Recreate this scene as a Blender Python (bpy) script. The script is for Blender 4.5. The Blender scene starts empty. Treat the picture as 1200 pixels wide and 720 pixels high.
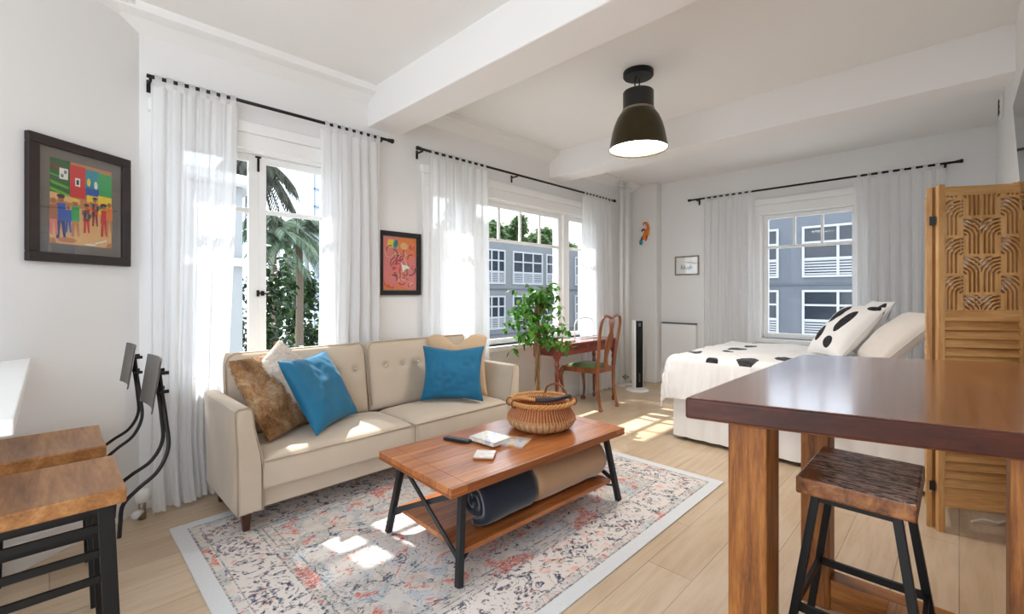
import bpy, bmesh, math, random
from mathutils import Vector, Matrix, noise
PI = math.pi
scn = bpy.context.scene
COL = scn.collection
rnd = random.Random(7)

# ------------------------------------------------------------------ materials
def srgb(r, g, b):
    f = lambda c: (c / 255.0 / 12.92) if c / 255.0 <= 0.04045 else ((c / 255.0 + 0.055) / 1.055) ** 2.4
    return (f(r), f(g), f(b), 1.0)

class NT:
    """small node-tree helper"""
    def __init__(s, name):
        s.m = bpy.data.materials.new(name); s.m.use_nodes = True
        s.t = s.m.node_tree; s.n = s.t.nodes; s.l = s.t.links
        s.n.clear()
        s.out = s.n.new('ShaderNodeOutputMaterial')
    def add(s, typ, **kw):
        n = s.n.new(typ)
        for k, v in kw.items():
            if k == 'ins':
                for a, b in v.items(): s.set(n, a, b)
            else: setattr(n, k, v)
        return n
    def set(s, n, key, v):
        sock = n.inputs[key]
        if hasattr(v, 'is_output'): s.l.new(v, sock)
        else: sock.default_value = v
    def math(s, op, a, b=None, c=None, clamp=False):
        n = s.add('ShaderNodeMath', operation=op, use_clamp=clamp)
        s.set(n, 0, a)
        if b is not None: s.set(n, 1, b)
        if c is not None: s.set(n, 2, c)
        return n.outputs[0]
    def mix(s, fac, a, b, blend='MIX'):
        n = s.add('ShaderNodeMix', data_type='RGBA', blend_type=blend)
        s.set(n, 0, fac); s.set(n, 6, a); s.set(n, 7, b)
        return n.outputs[2]
    def ramp(s, fac, stops, interp='LINEAR'):
        n = s.add('ShaderNodeValToRGB'); n.color_ramp.interpolation = interp
        e = n.color_ramp.elements
        while len(e) < len(stops): e.new(0.5)
        for el, (p, c) in zip(e, stops):
            el.position = p; el.color = c if len(c) == 4 else (*c, 1)
        s.set(n, 0, fac)
        return n.outputs[0]
    def coord(s, kind='Object', scale=(1, 1, 1), loc=(0, 0, 0), rot=(0, 0, 0)):
        c = s.add('ShaderNodeTexCoord')
        m = s.add('ShaderNodeMapping')
        m.inputs['Scale'].default_value = scale; m.inputs['Location'].default_value = loc
        m.inputs['Rotation'].default_value = rot
        s.l.new(c.outputs[kind], m.inputs['Vector'])
        return m.outputs[0]
    def noise(s, vec, scale=5, detail=4, rough=0.5, dist=0.0):
        n = s.add('ShaderNodeTexNoise')
        s.set(n, 'Vector', vec); s.set(n, 'Scale', scale); s.set(n, 'Detail', detail)
        s.set(n, 'Roughness', rough); s.set(n, 'Distortion', dist)
        return n.outputs[0]
    def voronoi(s, vec, scale=5, rand=1.0, out='Distance', feature='F1'):
        n = s.add('ShaderNodeTexVoronoi', feature=feature)
        s.set(n, 'Vector', vec); s.set(n, 'Scale', scale); s.set(n, 'Randomness', rand)
        return n.outputs[out]
    def bump(s, h, strength=0.2, dist=0.01):
        n = s.add('ShaderNodeBump'); s.set(n, 'Height', h); s.set(n, 'Strength', strength); s.set(n, 'Distance', dist)
        return n.outputs[0]
    def bsdf(s, color, rough=0.5, metal=0.0, normal=None, **ins):
        b = s.add('ShaderNodeBsdfPrincipled')
        s.set(b, 'Base Color', color); s.set(b, 'Roughness', rough); s.set(b, 'Metallic', metal)
        if normal is not None: s.set(b, 'Normal', normal)
        for k, v in ins.items(): s.set(b, k.replace('_', ' '), v)
        s.l.new(b.outputs[0], s.out.inputs[0])
        return b
    def done(s): return s.m

def plain(name, rgb, rough=0.5, metal=0.0, nscale=30, nstr=0.05, var=0.06, **kw):
    t = NT(name); c = srgb(*rgb); v = t.coord()
    n = t.noise(v, nscale, 3)
    d = tuple(x * (1 - var) for x in c[:3]) + (1,)
    l = tuple(min(1, x * (1 + var)) for x in c[:3]) + (1,)
    col = t.mix(n, d, l)
    t.bsdf(col, rough, metal, t.bump(n, nstr, 0.004) if nstr else None, **kw)
    return t.done()

def wood(name, dark, mid, light, axis='X', scale=1.0, rough=0.4, planks=None, coat=0.0, knots=0.0, bump=0.12, off=0.0):
    t = NT(name)
    a = {'X': (0.9, 9, 9), 'Y': (9, 0.9, 9), 'Z': (9, 9, 0.9)}[axis]
    a = tuple(q * scale for q in a)
    v = t.coord(scale=a, loc=(off, off, off))
    n1 = t.noise(v, 1.6, 6, 0.6, 0.7)
    a2 = tuple(q * 4 for q in a)
    n2 = t.noise(t.coord(scale=a2, loc=(off, 0, 0)), 2.5, 5, 0.65, 0.2)
    f = t.math('ADD', t.math('MULTIPLY', n1, 0.65), t.math('MULTIPLY', n2, 0.35))
    col = t.ramp(f, [(0.33, srgb(*dark)), (0.5, srgb(*mid)), (0.66, srgb(*light))])
    h = f
    if planks:
        pw, ax = planks                      # plank width across axis index ax
        c = t.add('ShaderNodeTexCoord'); sp = t.add('ShaderNodeSeparateXYZ'); t.l.new(c.outputs['Object'], sp.inputs[0])
        q = t.math('DIVIDE', sp.outputs[ax], pw)
        fr = t.math('FRACT', t.math('ADD', q, 100.0)); idx = t.math('FLOOR', t.math('ADD', q, 100.0))
        wn = t.add('ShaderNodeTexWhiteNoise', noise_dimensions='1D'); t.set(wn, 'W', idx)
        col = t.mix(t.math('MULTIPLY', wn.outputs[0], 0.35), col, srgb(*dark))
        g = t.math('LESS_THAN', t.math('ABSOLUTE', t.math('SUBTRACT', fr, 0.5)), 0.5 - 0.0016 / pw)
        col = t.mix(g, tuple(x * 0.25 for x in srgb(*dark)[:3]) + (1,), col)
        h = t.math('MULTIPLY', f, g)
    if knots:
        k = t.voronoi(t.coord(scale=(3, 5, 3), loc=(0.3, 0.1, 0)), 1.0)
        kk = t.math('LESS_THAN', k, knots)
        col = t.mix(t.math('MULTIPLY', kk, 0.75), col, tuple(x * 0.4 for x in srgb(*dark)[:3]) + (1,))
    b = t.bsdf(col, rough, 0, t.bump(h, bump, 0.01))
    if coat: t.set(b, 'Coat Weight', coat); t.set(b, 'Coat Roughness', 0.14)
    if coat >= 1.0: t.set(b, 'Coat IOR', 1.75)
    return t.done()

M = {}
# plaster / paint
def plaster(name, rgb):
    t = NT(name); v = t.coord()
    n = t.noise(v, 2.0, 3); f = t.noise(v, 90, 3)
    c = srgb(*rgb)
    col = t.mix(n, tuple(x * .97 for x in c[:3]) + (1,), c)
    t.bsdf(col, 0.75, 0, t.bump(f, 0.08, 0.002))
    return t.done()
M['wall'] = plaster('wall_paint', (232, 231, 229))
M['ceil'] = plaster('ceiling_paint', (242, 241, 239))
M['trim'] = plain('white_trim_paint', (238, 238, 236), 0.4, nstr=0.02, var=0.01)
M['whitemetal'] = plain('white_enamel', (236, 236, 234), 0.35, nstr=0, var=0.01)
M['black'] = plain('black_metal', (13, 13, 14), 0.45, 0.3, nstr=0.02)
M['blackrod'] = plain('black_rod', (13, 12, 13), 0.5, 0.2, nstr=0)
M['gunmetal'] = plain('gunmetal', (52, 54, 56), 0.42, 0.55, nscale=12, var=0.15)
M['plate'] = plain('brushed_steel_plate', (96, 94, 92), 0.35, 0.8, nscale=14, var=0.25)
M['brass'] = plain('aged_metal', (150, 140, 120), 0.4, 0.8, nstr=0)

def floor_mat():
    t = NT('oak_plank_floor')
    v = t.coord()
    br = t.add('ShaderNodeTexBrick'); br.offset = 0.37; br.offset_frequency = 2
    t.set(br, 'Vector', v); t.set(br, 'Scale', 1.0); t.set(br, 'Mortar Size', 0.0013); t.set(br, 'Mortar Smooth', 0.1)
    t.set(br, 'Bias', 0.0); t.set(br, 'Brick Width', 1.25); t.set(br, 'Row Height', 0.215)
    t.set(br, 'Color1', srgb(212, 190, 162)); t.set(br, 'Color2', srgb(198, 172, 141)); t.set(br, 'Mortar', srgb(96, 76, 55))
    g = t.noise(t.coord(scale=(1.2, 14, 14)), 2.2, 6, 0.62, 0.5)
    big = t.noise(t.coord(scale=(1.0, 3.2, 1)), 1.7, 3, 0.5, 0.4)
    col = t.mix(t.math('MULTIPLY', t.ramp(g, [(0.42, (0, 0, 0)), (0.68, (1, 1, 1))]), 0.38), br.outputs[0], srgb(164, 134, 102))
    col = t.mix(t.math('MULTIPLY', t.ramp(big, [(0.45, (0, 0, 0)), (0.7, (1, 1, 1))]), 0.4), col, srgb(222, 204, 180))
    h = t.math('SUBTRACT', t.math('MULTIPLY', g, 0.25), br.outputs[1])
    t.bsdf(col, 0.3, 0, t.bump(h, 0.12, 0.004))
    return t.done()
M['floor'] = floor_mat()

def rug_mat(hx, hy):
    t = NT('distressed_medallion_rug')
    c = t.add('ShaderNodeTexCoord'); sp = t.add('ShaderNodeSeparateXYZ'); t.l.new(c.outputs['Object'], sp.inputs[0])
    ax = t.math('ABSOLUTE', sp.outputs[0]); ay = t.math('ABSOLUTE', sp.outputs[1])
    d = t.math('MINIMUM', t.math('SUBTRACT', hx, ax), t.math('SUBTRACT', hy, ay))
    cb = t.add('ShaderNodeCombineXYZ'); t.set(cb, 0, ax); t.set(cb, 1, ay); V = cb.outputs[0]
    def band(a, b):
        return t.math('MULTIPLY', t.math('GREATER_THAN', d, a), t.math('LESS_THAN', d, b))
    wmap = t.add('ShaderNodeMapping'); wmap.inputs['Scale'].default_value = (1.0, 1.9, 1.0); t.l.new(c.outputs['Object'], wmap.inputs[0])
    wear = t.noise(wmap.outputs[0], 52, 4, 0.72)
    wear2 = t.noise(c.outputs['Object'], 7, 3, 0.6)
    fine = t.noise(c.outputs['Object'], 170, 2, 0.6)
    base = t.ramp(wear2, [(0.35, srgb(205, 196, 186)), (0.5, srgb(222, 214, 206)), (0.68, srgb(203, 208, 212))])
    # field blooms
    n1 = t.noise(V, 5.2, 3, 0.6, 1.4); n2 = t.noise(t.add('ShaderNodeVectorMath', operation='ADD', ins={0: V, 1: (4.2, 1.1, 0)}).outputs[0], 6.0, 3, 0.6, 1.2)
    n3 = t.noise(t.add('ShaderNodeVectorMath', operation='ADD', ins={0: V, 1: (9.2, 3.7, 0)}).outputs[0], 9.0, 3, 0.6, 1.6)
    def m(nz, lo, hi): return t.ramp(nz, [(lo, (0, 0, 0)), (hi, (1, 1, 1))])
    brk = m(wear, 0.44, 0.55)
    coral = t.math('MULTIPLY', m(n1, 0.565, 0.60), m(wear, 0.40, 0.54))
    blue = t.math('MULTIPLY', m(n2, 0.53, 0.60), t.math('MULTIPLY', m(wear, 0.36, 0.55), 0.75))
    navy = t.math('MULTIPLY', m(n3, 0.615, 0.64), m(wear, 0.40, 0.5))
    field = t.mix(blue, base, srgb(158, 178, 190))
    field = t.mix(coral, field, t.mix(fine, srgb(206, 72, 54), srgb(228, 128, 98)))
    field = t.mix(navy, field, srgb(60, 68, 90))
    # outlines (ogee curves) : thin contour lines of the noise
    ln = t.math('LESS_THAN', t.math('ABSOLUTE', t.math('SUBTRACT', n1, 0.5)), 0.0075)
    ln2 = t.math('LESS_THAN', t.math('ABSOLUTE', t.math('SUBTRACT', n2, 0.53)), 0.007)
    ln = t.math('MULTIPLY', t.math('MAXIMUM', ln, ln2), m(wear, 0.42, 0.52))
    field = t.mix(t.math('MULTIPLY', ln, 0.8), field, srgb(98, 96, 104))
    # border
    vb = t.voronoi(V, 11, 0.75); vb2 = t.voronoi(V, 21, 1.0)
    n4 = t.noise(V, 15, 4, 0.62, 2.2)
    bnav = t.math('MULTIPLY', t.math('MULTIPLY', m(n3, 0.45, 0.52), m(n4, 0.49, 0.515)), m(wear, 0.42, 0.52))
    bpk = t.math('LESS_THAN', vb, 0.34)
    bord = t.mix(t.math('MULTIPLY', bpk, t.math('MULTIPLY', brk, 0.8)), srgb(224, 216, 210), srgb(230, 160, 138))
    bord = t.mix(bnav, bord, srgb(34, 48, 80))
    col = t.mix(band(0.11, 0.335), field, bord)
    edge = t.mix(m(fine, 0.4, 0.6), srgb(214, 219, 223), srgb(224, 226, 226))
    col = t.mix(t.math('LESS_THAN', d, 0.07), col, edge)
    lines = t.math('MAXIMUM', t.math('MAXIMUM', band(0.07, 0.08), band(0.118, 0.126)), t.math('MAXIMUM', band(0.325, 0.335), t.math('MAXIMUM', band(0.355, 0.362), band(0.40, 0.409))))
    col = t.mix(t.math('MULTIPLY', t.math('MULTIPLY', lines, brk), 0.8), col, srgb(88, 86, 96))
    gua = t.math('MULTIPLY', band(0.335, 0.40), t.math('MULTIPLY', t.math('LESS_THAN', vb2, 0.36), brk))
    col = t.mix(t.math('MULTIPLY', gua, 0.55), col, srgb(96, 92, 98))
    col = t.mix(t.math('MULTIPLY', m(fine, 0.5, 0.7), 0.3), col, srgb(222, 214, 206))
    t.bsdf(col, 0.95, 0, t.bump(fine, 0.25, 0.003), Sheen_Weight=0.1)
    return t.done()

def fabric(name, rgb, rough=0.85, sheen=0.3, nscale=350, var=0.12, lowvar=0.1):
    t = NT(name); v = t.coord(); c = srgb(*rgb)
    n = t.noise(v, nscale, 2); l = t.noise(v, 5, 3, 0.55, 0.5)
    col = t.mix(n, tuple(x * (1 - var) for x in c[:3]) + (1,), tuple(min(1, x * (1 + var)) for x in c[:3]) + (1,))
    col = t.mix(l, col, tuple(x * (1 - lowvar) for x in c[:3]) + (1,))
    t.bsdf(col, rough, 0, t.bump(n, 0.12, 0.002), Sheen_Weight=sheen, Sheen_Roughness=0.4)
    return t.done()
M['velvet'] = fabric('beige_velvet', (200, 184, 164), 0.8, 0.35, lowvar=0.14)
M['piping'] = fabric('beige_piping', (176, 158, 136), 0.8, 0.2)
M['blue'] = fabric('teal_blue_velvet', (0, 112, 152), 0.65, 0.12, lowvar=0.4)
def furmat():
    t = NT('tan_fur'); v = t.coord(); n = t.noise(v, 7, 3, 0.6, 0.8); f = t.noise(v, 70, 3, 0.6)
    col = t.ramp(t.math('ADD', t.math('MULTIPLY', n, 0.7), t.math('MULTIPLY', f, 0.3)), [(0.36, srgb(120, 80, 42)), (0.47, srgb(172, 128, 80)), (0.60, srgb(206, 178, 146))])
    t.bsdf(col, 0.9, 0, t.bump(f, 0.4, 0.006), Sheen_Weight=0.3); return t.done()
M['tanfur'] = furmat()
M['creamfur'] = fabric('cream_fur', (228, 216, 202), 0.9, 0.3, 60, 0.15, 0.1)
M['beigecush'] = fabric('sand_velvet', (204, 174, 140), 0.8, 0.4, lowvar=0.12)
M['navy'] = fabric('navy_fleece', (26, 35, 50), 0.85, 0.4, lowvar=0.3)
M['tanblanket'] = fabric('tan_fleece', (186, 148, 112), 0.9, 0.5, lowvar=0.18)
M['linen'] = fabric('pale_linen', (222, 213, 204), 0.9, 0.2, 200, 0.06, 0.05)
M['whitelinen'] = fabric('white_cotton', (236, 234, 232), 0.9, 0.15, 160, 0.03, 0.03)
M['green'] = fabric('green_seat_velvet', (88, 110, 58), 0.85, 0.4)

def sheer():
    t = NT('white_sheer_voile'); v = t.coord(scale=(1, 1, 0.25))
    n = t.noise(t.coord(), 420, 2)
    dif = t.add('ShaderNodeBsdfDiffuse', ins={'Color': (0.93, 0.93, 0.93, 1)})
    trl = t.add('ShaderNodeBsdfTranslucent', ins={'Color': (0.93, 0.93, 0.935, 1)})
    trp = t.add('ShaderNodeBsdfTransparent', ins={'Color': (1, 1, 1, 1)})
    m1 = t.add('ShaderNodeMixShader', ins={0: 0.5}); t.l.new(dif.outputs[0], m1.inputs[1]); t.l.new(trl.outputs[0], m1.inputs[2])
    f = t.math('ADD', 0.10, t.math('MULTIPLY', n, 0.08))
    m2 = t.add('ShaderNodeMixShader', ins={0: f}); t.l.new(m1.outputs[0], m2.inputs[1]); t.l.new(trp.outputs[0], m2.inputs[2])
    t.l.new(m2.outputs[0], t.out.inputs[0])
    return t.done()
M['sheer'] = sheer()

def thin_glass(name, lo, hi, rough=0.01):
    """thin pane: reflectance depends only on the angle of view"""
    t = NT(name)
    lw = t.add('ShaderNodeLayerWeight', ins={'Blend': 0.5})
    f = t.math('ADD', lo, t.math('MULTIPLY', t.math('POWER', lw.outputs['Facing'], 5.0), hi))
    g = t.add('ShaderNodeBsdfGlossy', ins={'Roughness': rough, 'Color': (1, 1, 1, 1)})
    p = t.add('ShaderNodeBsdfTransparent', ins={'Color': (0.985, 0.99, 0.988, 1)})
    m = t.add('ShaderNodeMixShader'); t.l.new(f, m.inputs[0]); t.l.new(p.outputs[0], m.inputs[1]); t.l.new(g.outputs[0], m.inputs[2])
    t.l.new(m.outputs[0], t.out.inputs[0])
    return t.done()
M['glass'] = thin_glass('window_glass', 0.004, 0.35)
M['picglass'] = thin_glass('picture_glass', 0.05, 0.6, 0.02)

M['barTop'] = wood('polished_slab', (96, 48, 28), (134, 76, 48), (160, 100, 68), 'X', 0.8, 0.25, coat=1.0, knots=0.05, bump=0.05)  # base lightened too, so part of the reflection sits in the colour
M['barEdge'] = wood('slab_edge', (44, 16, 8), (72, 30, 16), (94, 44, 26), 'Y', 0.8, 0.5, bump=0.08)  # side faces of the same slab, shade put into the darker colour
M['barLeg'] = wood('rough_beam', (76, 40, 13), (142, 84, 32), (180, 118, 54), 'Z', 1.9, 0.45, bump=0.5)
M['barLegX'] = wood('rough_beam_across', (90, 50, 18), (156, 98, 42), (190, 130, 66), 'Y', 1.3, 0.45, bump=0.35)
M['barLegXX'] = wood('rough_beam_along', (100, 60, 28), (160, 110, 64), (196, 150, 110), 'X', 1.3, 0.5, bump=0.35)
M['ctTop'] = wood('coffee_table_top', (126, 66, 28), (178, 106, 54), (206, 138, 82), 'X', 1.0, 0.33, planks=(0.1033, 1), bump=0.12, coat=0.3)
M['ctEdge'] = wood('coffee_table_edge', (98, 48, 18), (142, 76, 32), (166, 94, 44), 'X', 1.0, 0.35, bump=0.12, coat=0.25)
M['seatwood'] = wood('stool_seat_wood', (112, 68, 30), (160, 108, 58), (192, 144, 92), 'Y', 0.9, 0.38, knots=0.08, bump=0.2, coat=0.2)
def seat_rough():
    t = NT('sawn_stool_seat')
    n1 = t.noise(t.coord(scale=(1.2, 14, 14)), 2.0, 6, 0.62, 0.6)
    saw = t.noise(t.coord(scale=(48, 9, 4)), 2.2, 4, 0.7, 0.8)
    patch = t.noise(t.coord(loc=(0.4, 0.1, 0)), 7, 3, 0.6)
    col = t.ramp(n1, [(0.35, srgb(96, 52, 22)), (0.5, srgb(146, 88, 42)), (0.65, srgb(178, 118, 66))])
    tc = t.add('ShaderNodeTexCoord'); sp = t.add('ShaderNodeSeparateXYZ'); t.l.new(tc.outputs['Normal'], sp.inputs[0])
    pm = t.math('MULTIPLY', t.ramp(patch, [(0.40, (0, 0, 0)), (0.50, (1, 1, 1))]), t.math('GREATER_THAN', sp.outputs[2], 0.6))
    sawn_sheen = t.mix(t.ramp(saw, [(0.47, (0, 0, 0)), (0.53, (1, 1, 1))]), srgb(46, 28, 18), srgb(230, 206, 188))  # dark saw marks; the pale tone is a reflection put into the colour
    col = t.mix(t.math('MULTIPLY', pm, 0.85), col, sawn_sheen)
    t.bsdf(col, 0.4, 0, t.bump(saw, 0.6, 0.01), Coat_Weight=0.25, Coat_Roughness=0.2)
    return t.done()
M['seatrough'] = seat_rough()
M['divider'] = wood('divider_pine', (170, 120, 68), (204, 156, 98), (222, 180, 124), 'Z', 1.0, 0.5, bump=0.06)
M['dividerX'] = wood('divider_pine_across', (166, 116, 64), (200, 152, 94), (220, 176, 120), 'X', 1.0, 0.5, bump=0.06)
M['cherry'] = wood('desk_cherry', (70, 22, 14), (112, 42, 28), (140, 62, 42), 'X', 1.0, 0.25, coat=0.4, bump=0.04)
M['cherryZ'] = wood('desk_cherry_upright', (70, 22, 14), (112, 42, 28), (140, 62, 42), 'Z', 1.0, 0.25, coat=0.4, bump=0.04)
M['walnut'] = wood('chair_walnut', (84, 42, 18), (130, 72, 36), (160, 96, 54), 'Z', 1.0, 0.28, coat=0.4, bump=0.04)
M['leg'] = wood('sofa_leg_wood', (52, 26, 14), (84, 44, 26), (104, 58, 36), 'Z', 1.0, 0.35, bump=0.05)
M['darkframe'] = wood('dark_frame', (22, 12, 8), (34, 18, 13), (44, 25, 18), 'X', 1.0, 0.45, bump=0.05)
M['blackframe'] = plain('black_frame', (7, 7, 7), 0.65, nstr=0)
M['oakframe'] = wood('grey_oak_frame', (120, 104, 84), (146, 130, 108), (164, 148, 124), 'Y', 1.0, 0.5)

# ------------------------------------------------------------------ geometry helpers
def link(name, me, mats, parent=None, smooth=False, bevel=0.0, seg=2, world=False, subd=0):
    o = bpy.data.objects.new(name, me); COL.objects.link(o)
    for m in (mats if isinstance(mats, (list, tuple)) else [mats]): me.materials.append(m)
    if parent is not None:
        o.parent = parent
        if world: me.transform(ROOTM[parent.name].inverted())
    if smooth:
        for p in me.polygons: p.use_smooth = True
    if bevel:
        b = o.modifiers.new('bevel', 'BEVEL'); b.width = bevel; b.segments = seg; b.limit_method = 'ANGLE'; b.angle_limit = math.radians(40)
    if subd:
        s = o.modifiers.new('subd', 'SUBSURF'); s.levels = subd; s.render_levels = subd
    return o
ROOTM = {}
class MB:
    def __init__(s): s.v = []; s.f = []; s.mi = []
    def raw(s, v, f, mi=0):
        k = len(s.v); s.v += [tuple(p) for p in v]; s.f += [tuple(i + k for i in q) for q in f]; s.mi += [mi] * len(f); return s
    def box(s, x0, x1, y0, y1, z0, z1, mi=0, mat=None):
        v = [Vector(p) for p in ((x0, y0, z0), (x1, y0, z0), (x1, y1, z0), (x0, y1, z0), (x0, y0, z1), (x1, y0, z1), (x1, y1, z1), (x0, y1, z1))]
        if mat is not None: v = [mat @ p for p in v]
        return s.raw(v, [(0, 3, 2, 1), (4, 5, 6, 7), (0, 1, 5, 4), (1, 2, 6, 5), (2, 3, 7, 6), (3, 0, 4, 7)], mi)
    def bar(s, a, b, w, h, up=(0, 0, 1), mi=0):
        """square bar from a to b: w along side, h along up"""
        a = Vector(a); b = Vector(b); d = (b - a).normalized(); u = Vector(up)
        sd = d.cross(u)
        if sd.length < 1e-4: sd = d.cross(Vector((1, 0, 0)))
        sd.normalize(); u = sd.cross(d).normalized()
        sd *= w / 2; u *= h / 2
        v = [a - sd - u, a + sd - u, a + sd + u, a - sd + u, b - sd - u, b + sd - u, b + sd + u, b - sd + u]
        return s.raw(v, [(0, 3, 2, 1), (4, 5, 6, 7), (0, 1, 5, 4), (1, 2, 6, 5), (2, 3, 7, 6), (3, 0, 4, 7)], mi)
    def prism(s, poly, fn0, fn1, mi=0):
        """poly list of 2D, fn(p)->3D for each end"""
        n = len(poly); v = [fn0(p) for p in poly] + [fn1(p) for p in poly]
        f = [tuple(reversed(range(n))), tuple(range(n, 2 * n))] + [(i, (i + 1) % n, (i + 1) % n + n, i + n) for i in range(n)]
        return s.raw(v, f, mi)
    def tube(s, pts, r, seg=8, mi=0, cap=True):
        pts = [Vector(p) for p in pts]; n = len(pts)
        rr = r if isinstance(r, (list, tuple)) else [r] * n
        v = []; f = []
        prev = None
        for i, p in enumerate(pts):
            d = (pts[min(i + 1, n - 1)] - pts[max(i - 1, 0)])
            d = d.normalized() if d.length > 1e-9 else Vector((0, 0, 1))
            if prev is None:
                a = d.cross(Vector((0, 0, 1)));
                if a.length < 1e-3: a = d.cross(Vector((1, 0, 0)))
            else: a = prev - d * prev.dot(d)
            a.normalize(); prev = a; b = d.cross(a)
            for k in range(seg):
                t = 2 * PI * k / seg
                v.append(p + (a * math.cos(t) + b * math.sin(t)) * rr[i])
        for i in range(n - 1):
            for k in range(seg):
                f.append((i * seg + k, i * seg + (k + 1) % seg, (i + 1) * seg + (k + 1) % seg, (i + 1) * seg + k))
        if cap:
            f.append(tuple(reversed(range(seg)))); f.append(tuple(range((n - 1) * seg, n * seg)))
        return s.raw(v, f, mi)
    def lathe(s, prof, cx=0, cy=0, seg=32, mi=0, cap=True, sx=1, sy=1):
        v = []; f = []; n = len(prof)
        for (r, z) in prof:
            for k in range(seg):
                t = 2 * PI * k / seg
                v.append((cx + r * math.cos(t) * sx, cy + r * math.sin(t) * sy, z))
        for i in range(n - 1):
            for k in range(seg):
                f.append((i * seg + k, i * seg + (k + 1) % seg, (i + 1) * seg + (k + 1) % seg, (i + 1) * seg + k))
        if cap:
            f.append(tuple(reversed(range(seg)))); f.append(tuple(range((n - 1) * seg, n * seg)))
        return s.raw(v, f, mi)
    def grid(s, nu, nv, fn, mi=0):
        v = [fn(i / (nu - 1), j / (nv - 1)) for j in range(nv) for i in range(nu)]
        f = [(j * nu + i, j * nu + i + 1, (j + 1) * nu + i + 1, (j + 1) * nu + i) for j in range(nv - 1) for i in range(nu - 1)]
        return s.raw(v, f, mi)
    def build(s, name, mats, parent=None, **kw):
        me = bpy.data.meshes.new(name); me.from_pydata(s.v, [], s.f); me.update()
        if kw.pop('fix', True):
            bm = bmesh.new(); bm.from_mesh(me); bmesh.ops.recalc_face_normals(bm, faces=bm.faces); bm.to_mesh(me); bm.free()
        o = link(name, me, mats, parent, **kw)
        if any(s.mi):
            for p, q in zip(me.polygons, s.mi): p.material_index = q
        return o

def thing(name, label, cat, loc=(0, 0, 0), rz=0.0, group=None):
    o = bpy.data.objects.new(name, None); COL.objects.link(o)
    o.location = loc; o.rotation_euler = (0, 0, rz); o.empty_display_size = 0.1
    ROOTM[o.name] = Matrix.Translation(Vector(loc)) @ Matrix.Rotation(rz, 4, 'Z')
    o['label'] = label; o['category'] = cat
    if group: o['group'] = group
    return o
def tag(o, label, cat, group=None, kind=None):
    o['label'] = label; o['category'] = cat
    if group: o['group'] = group
    if kind: o['kind'] = kind
    return o
def struct(o, label, cat): return tag(o, label, cat, None, 'structure')
def copy_tree(o, parent=None):
    c = o.copy(); COL.objects.link(c)
    if parent is not None: c.parent = parent
    for ch in list(o.children): copy_tree(ch, c)
    return c
def bez(p0, p1, p2, p3, n=12):
    out = []
    for i in range(n + 1):
        t = i / n; a = (1 - t)
        out.append(tuple(a ** 3 * p0[k] + 3 * a * a * t * p1[k] + 3 * a * t * t * p2[k] + t ** 3 * p3[k] for k in range(len(p0))))
    return out
def spline(pts, n=8):
    """catmull-rom through pts"""
    P = [Vector(p) for p in pts]; out = []
    for i in range(len(P) - 1):
        p0 = P[max(i - 1, 0)]; p1 = P[i]; p2 = P[i + 1]; p3 = P[min(i + 2, len(P) - 1)]
        for k in range(n):
            t = k / n
            out.append(0.5 * ((2 * p1) + (p2 - p0) * t + (2 * p0 - 5 * p1 + 4 * p2 - p3) * t * t + (3 * p1 - p0 - 3 * p2 + p3) * t ** 3))
    out.append(P[-1]); return out

# ------------------------------------------------------------------ room shell
WY = 3.5; BX = 6.28; RY = -0.25; CZ = 2.98; CZB = 2.90
SILL = 0.74; HEAD = 2.30
W1 = (0.52, 1.56); W2 = (2.47, 5.06); W3 = (0.78, 1.79)
LU = Vector((0.796, 0.605, 0)).normalized(); LP = Vector((0.376, 3.5, 0))     # left wall direction, corner

o = MB().box(-2.6, 6.5, -2.2, 3.7, -0.06, 0.0).build('floor', M['floor']); struct(o, 'light oak plank floor running towards the bed', 'floor')

def wall_with_holes(fix, a0, a1, z0, z1, holes, place, name, label):
    """fix: place(a,z,depth)->xyz ; boxes between holes"""
    b = MB()
    def bx(p, q, r, s_):
        vs = [place(*c) for c in ((p, r, 0), (q, r, 0), (q, r, 1), (p, r, 1), (p, s_, 0), (q, s_, 0), (q, s_, 1), (p, s_, 1))]
        b.raw(vs, [(0, 3, 2, 1), (4, 5, 6, 7), (0, 1, 5, 4), (1, 2, 6, 5), (2, 3, 7, 6), (3, 0, 4, 7)])
    cur = a0
    for (h0, h1, zz0, zz1) in holes:
        bx(cur, h0, z0, z1); bx(h0, h1, z0, zz0); bx(h0, h1, zz1, z1); cur = h1
    bx(cur, a1, z0, z1)
    return struct(b.build(name, M['wall']), label, 'wall')
T = 0.2
wall_with_holes(0, 0.30, BX + T, 0, 3.1, [(W1[0], W1[1], SILL, HEAD), (W2[0], W2[1], SILL, HEAD)], lambda a, z, d: (a, WY + d * T, z), 'wall_back', 'white wall with the two curtained windows behind the sofa')
wall_with_holes(0, RY - T, WY, 0, 3.1, [(W3[0], W3[1], SILL, HEAD)], lambda a, z, d: (BX + d * T, a, z), 'wall_right', 'white wall behind the bed with one curtained window')
# left (angled) wall
nrm = Vector((-LU.y, LU.x, 0))
b = MB(); p0 = LP + LU * 0.02; p1 = LP - LU * 3.1
b.raw([p0, p1, p1 + nrm * T, p0 + nrm * T] + [q + Vector((0, 0, 3.1)) for q in (p0, p1, p1 + nrm * T, p0 + nrm * T)],
      [(0, 3, 2, 1), (4, 5, 6, 7), (0, 1, 5, 4), (1, 2, 6, 5), (2, 3, 7, 6), (3, 0, 4, 7)])
struct(b.build('wall_left', M['wall']), 'angled white wall with the large framed painting', 'wall')
b = MB().box(-0.3, BX, RY - T, RY, 0, 3.1); struct(b.build('wall_front', M['wall']), 'white side wall at the head of the bed', 'wall')
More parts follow.
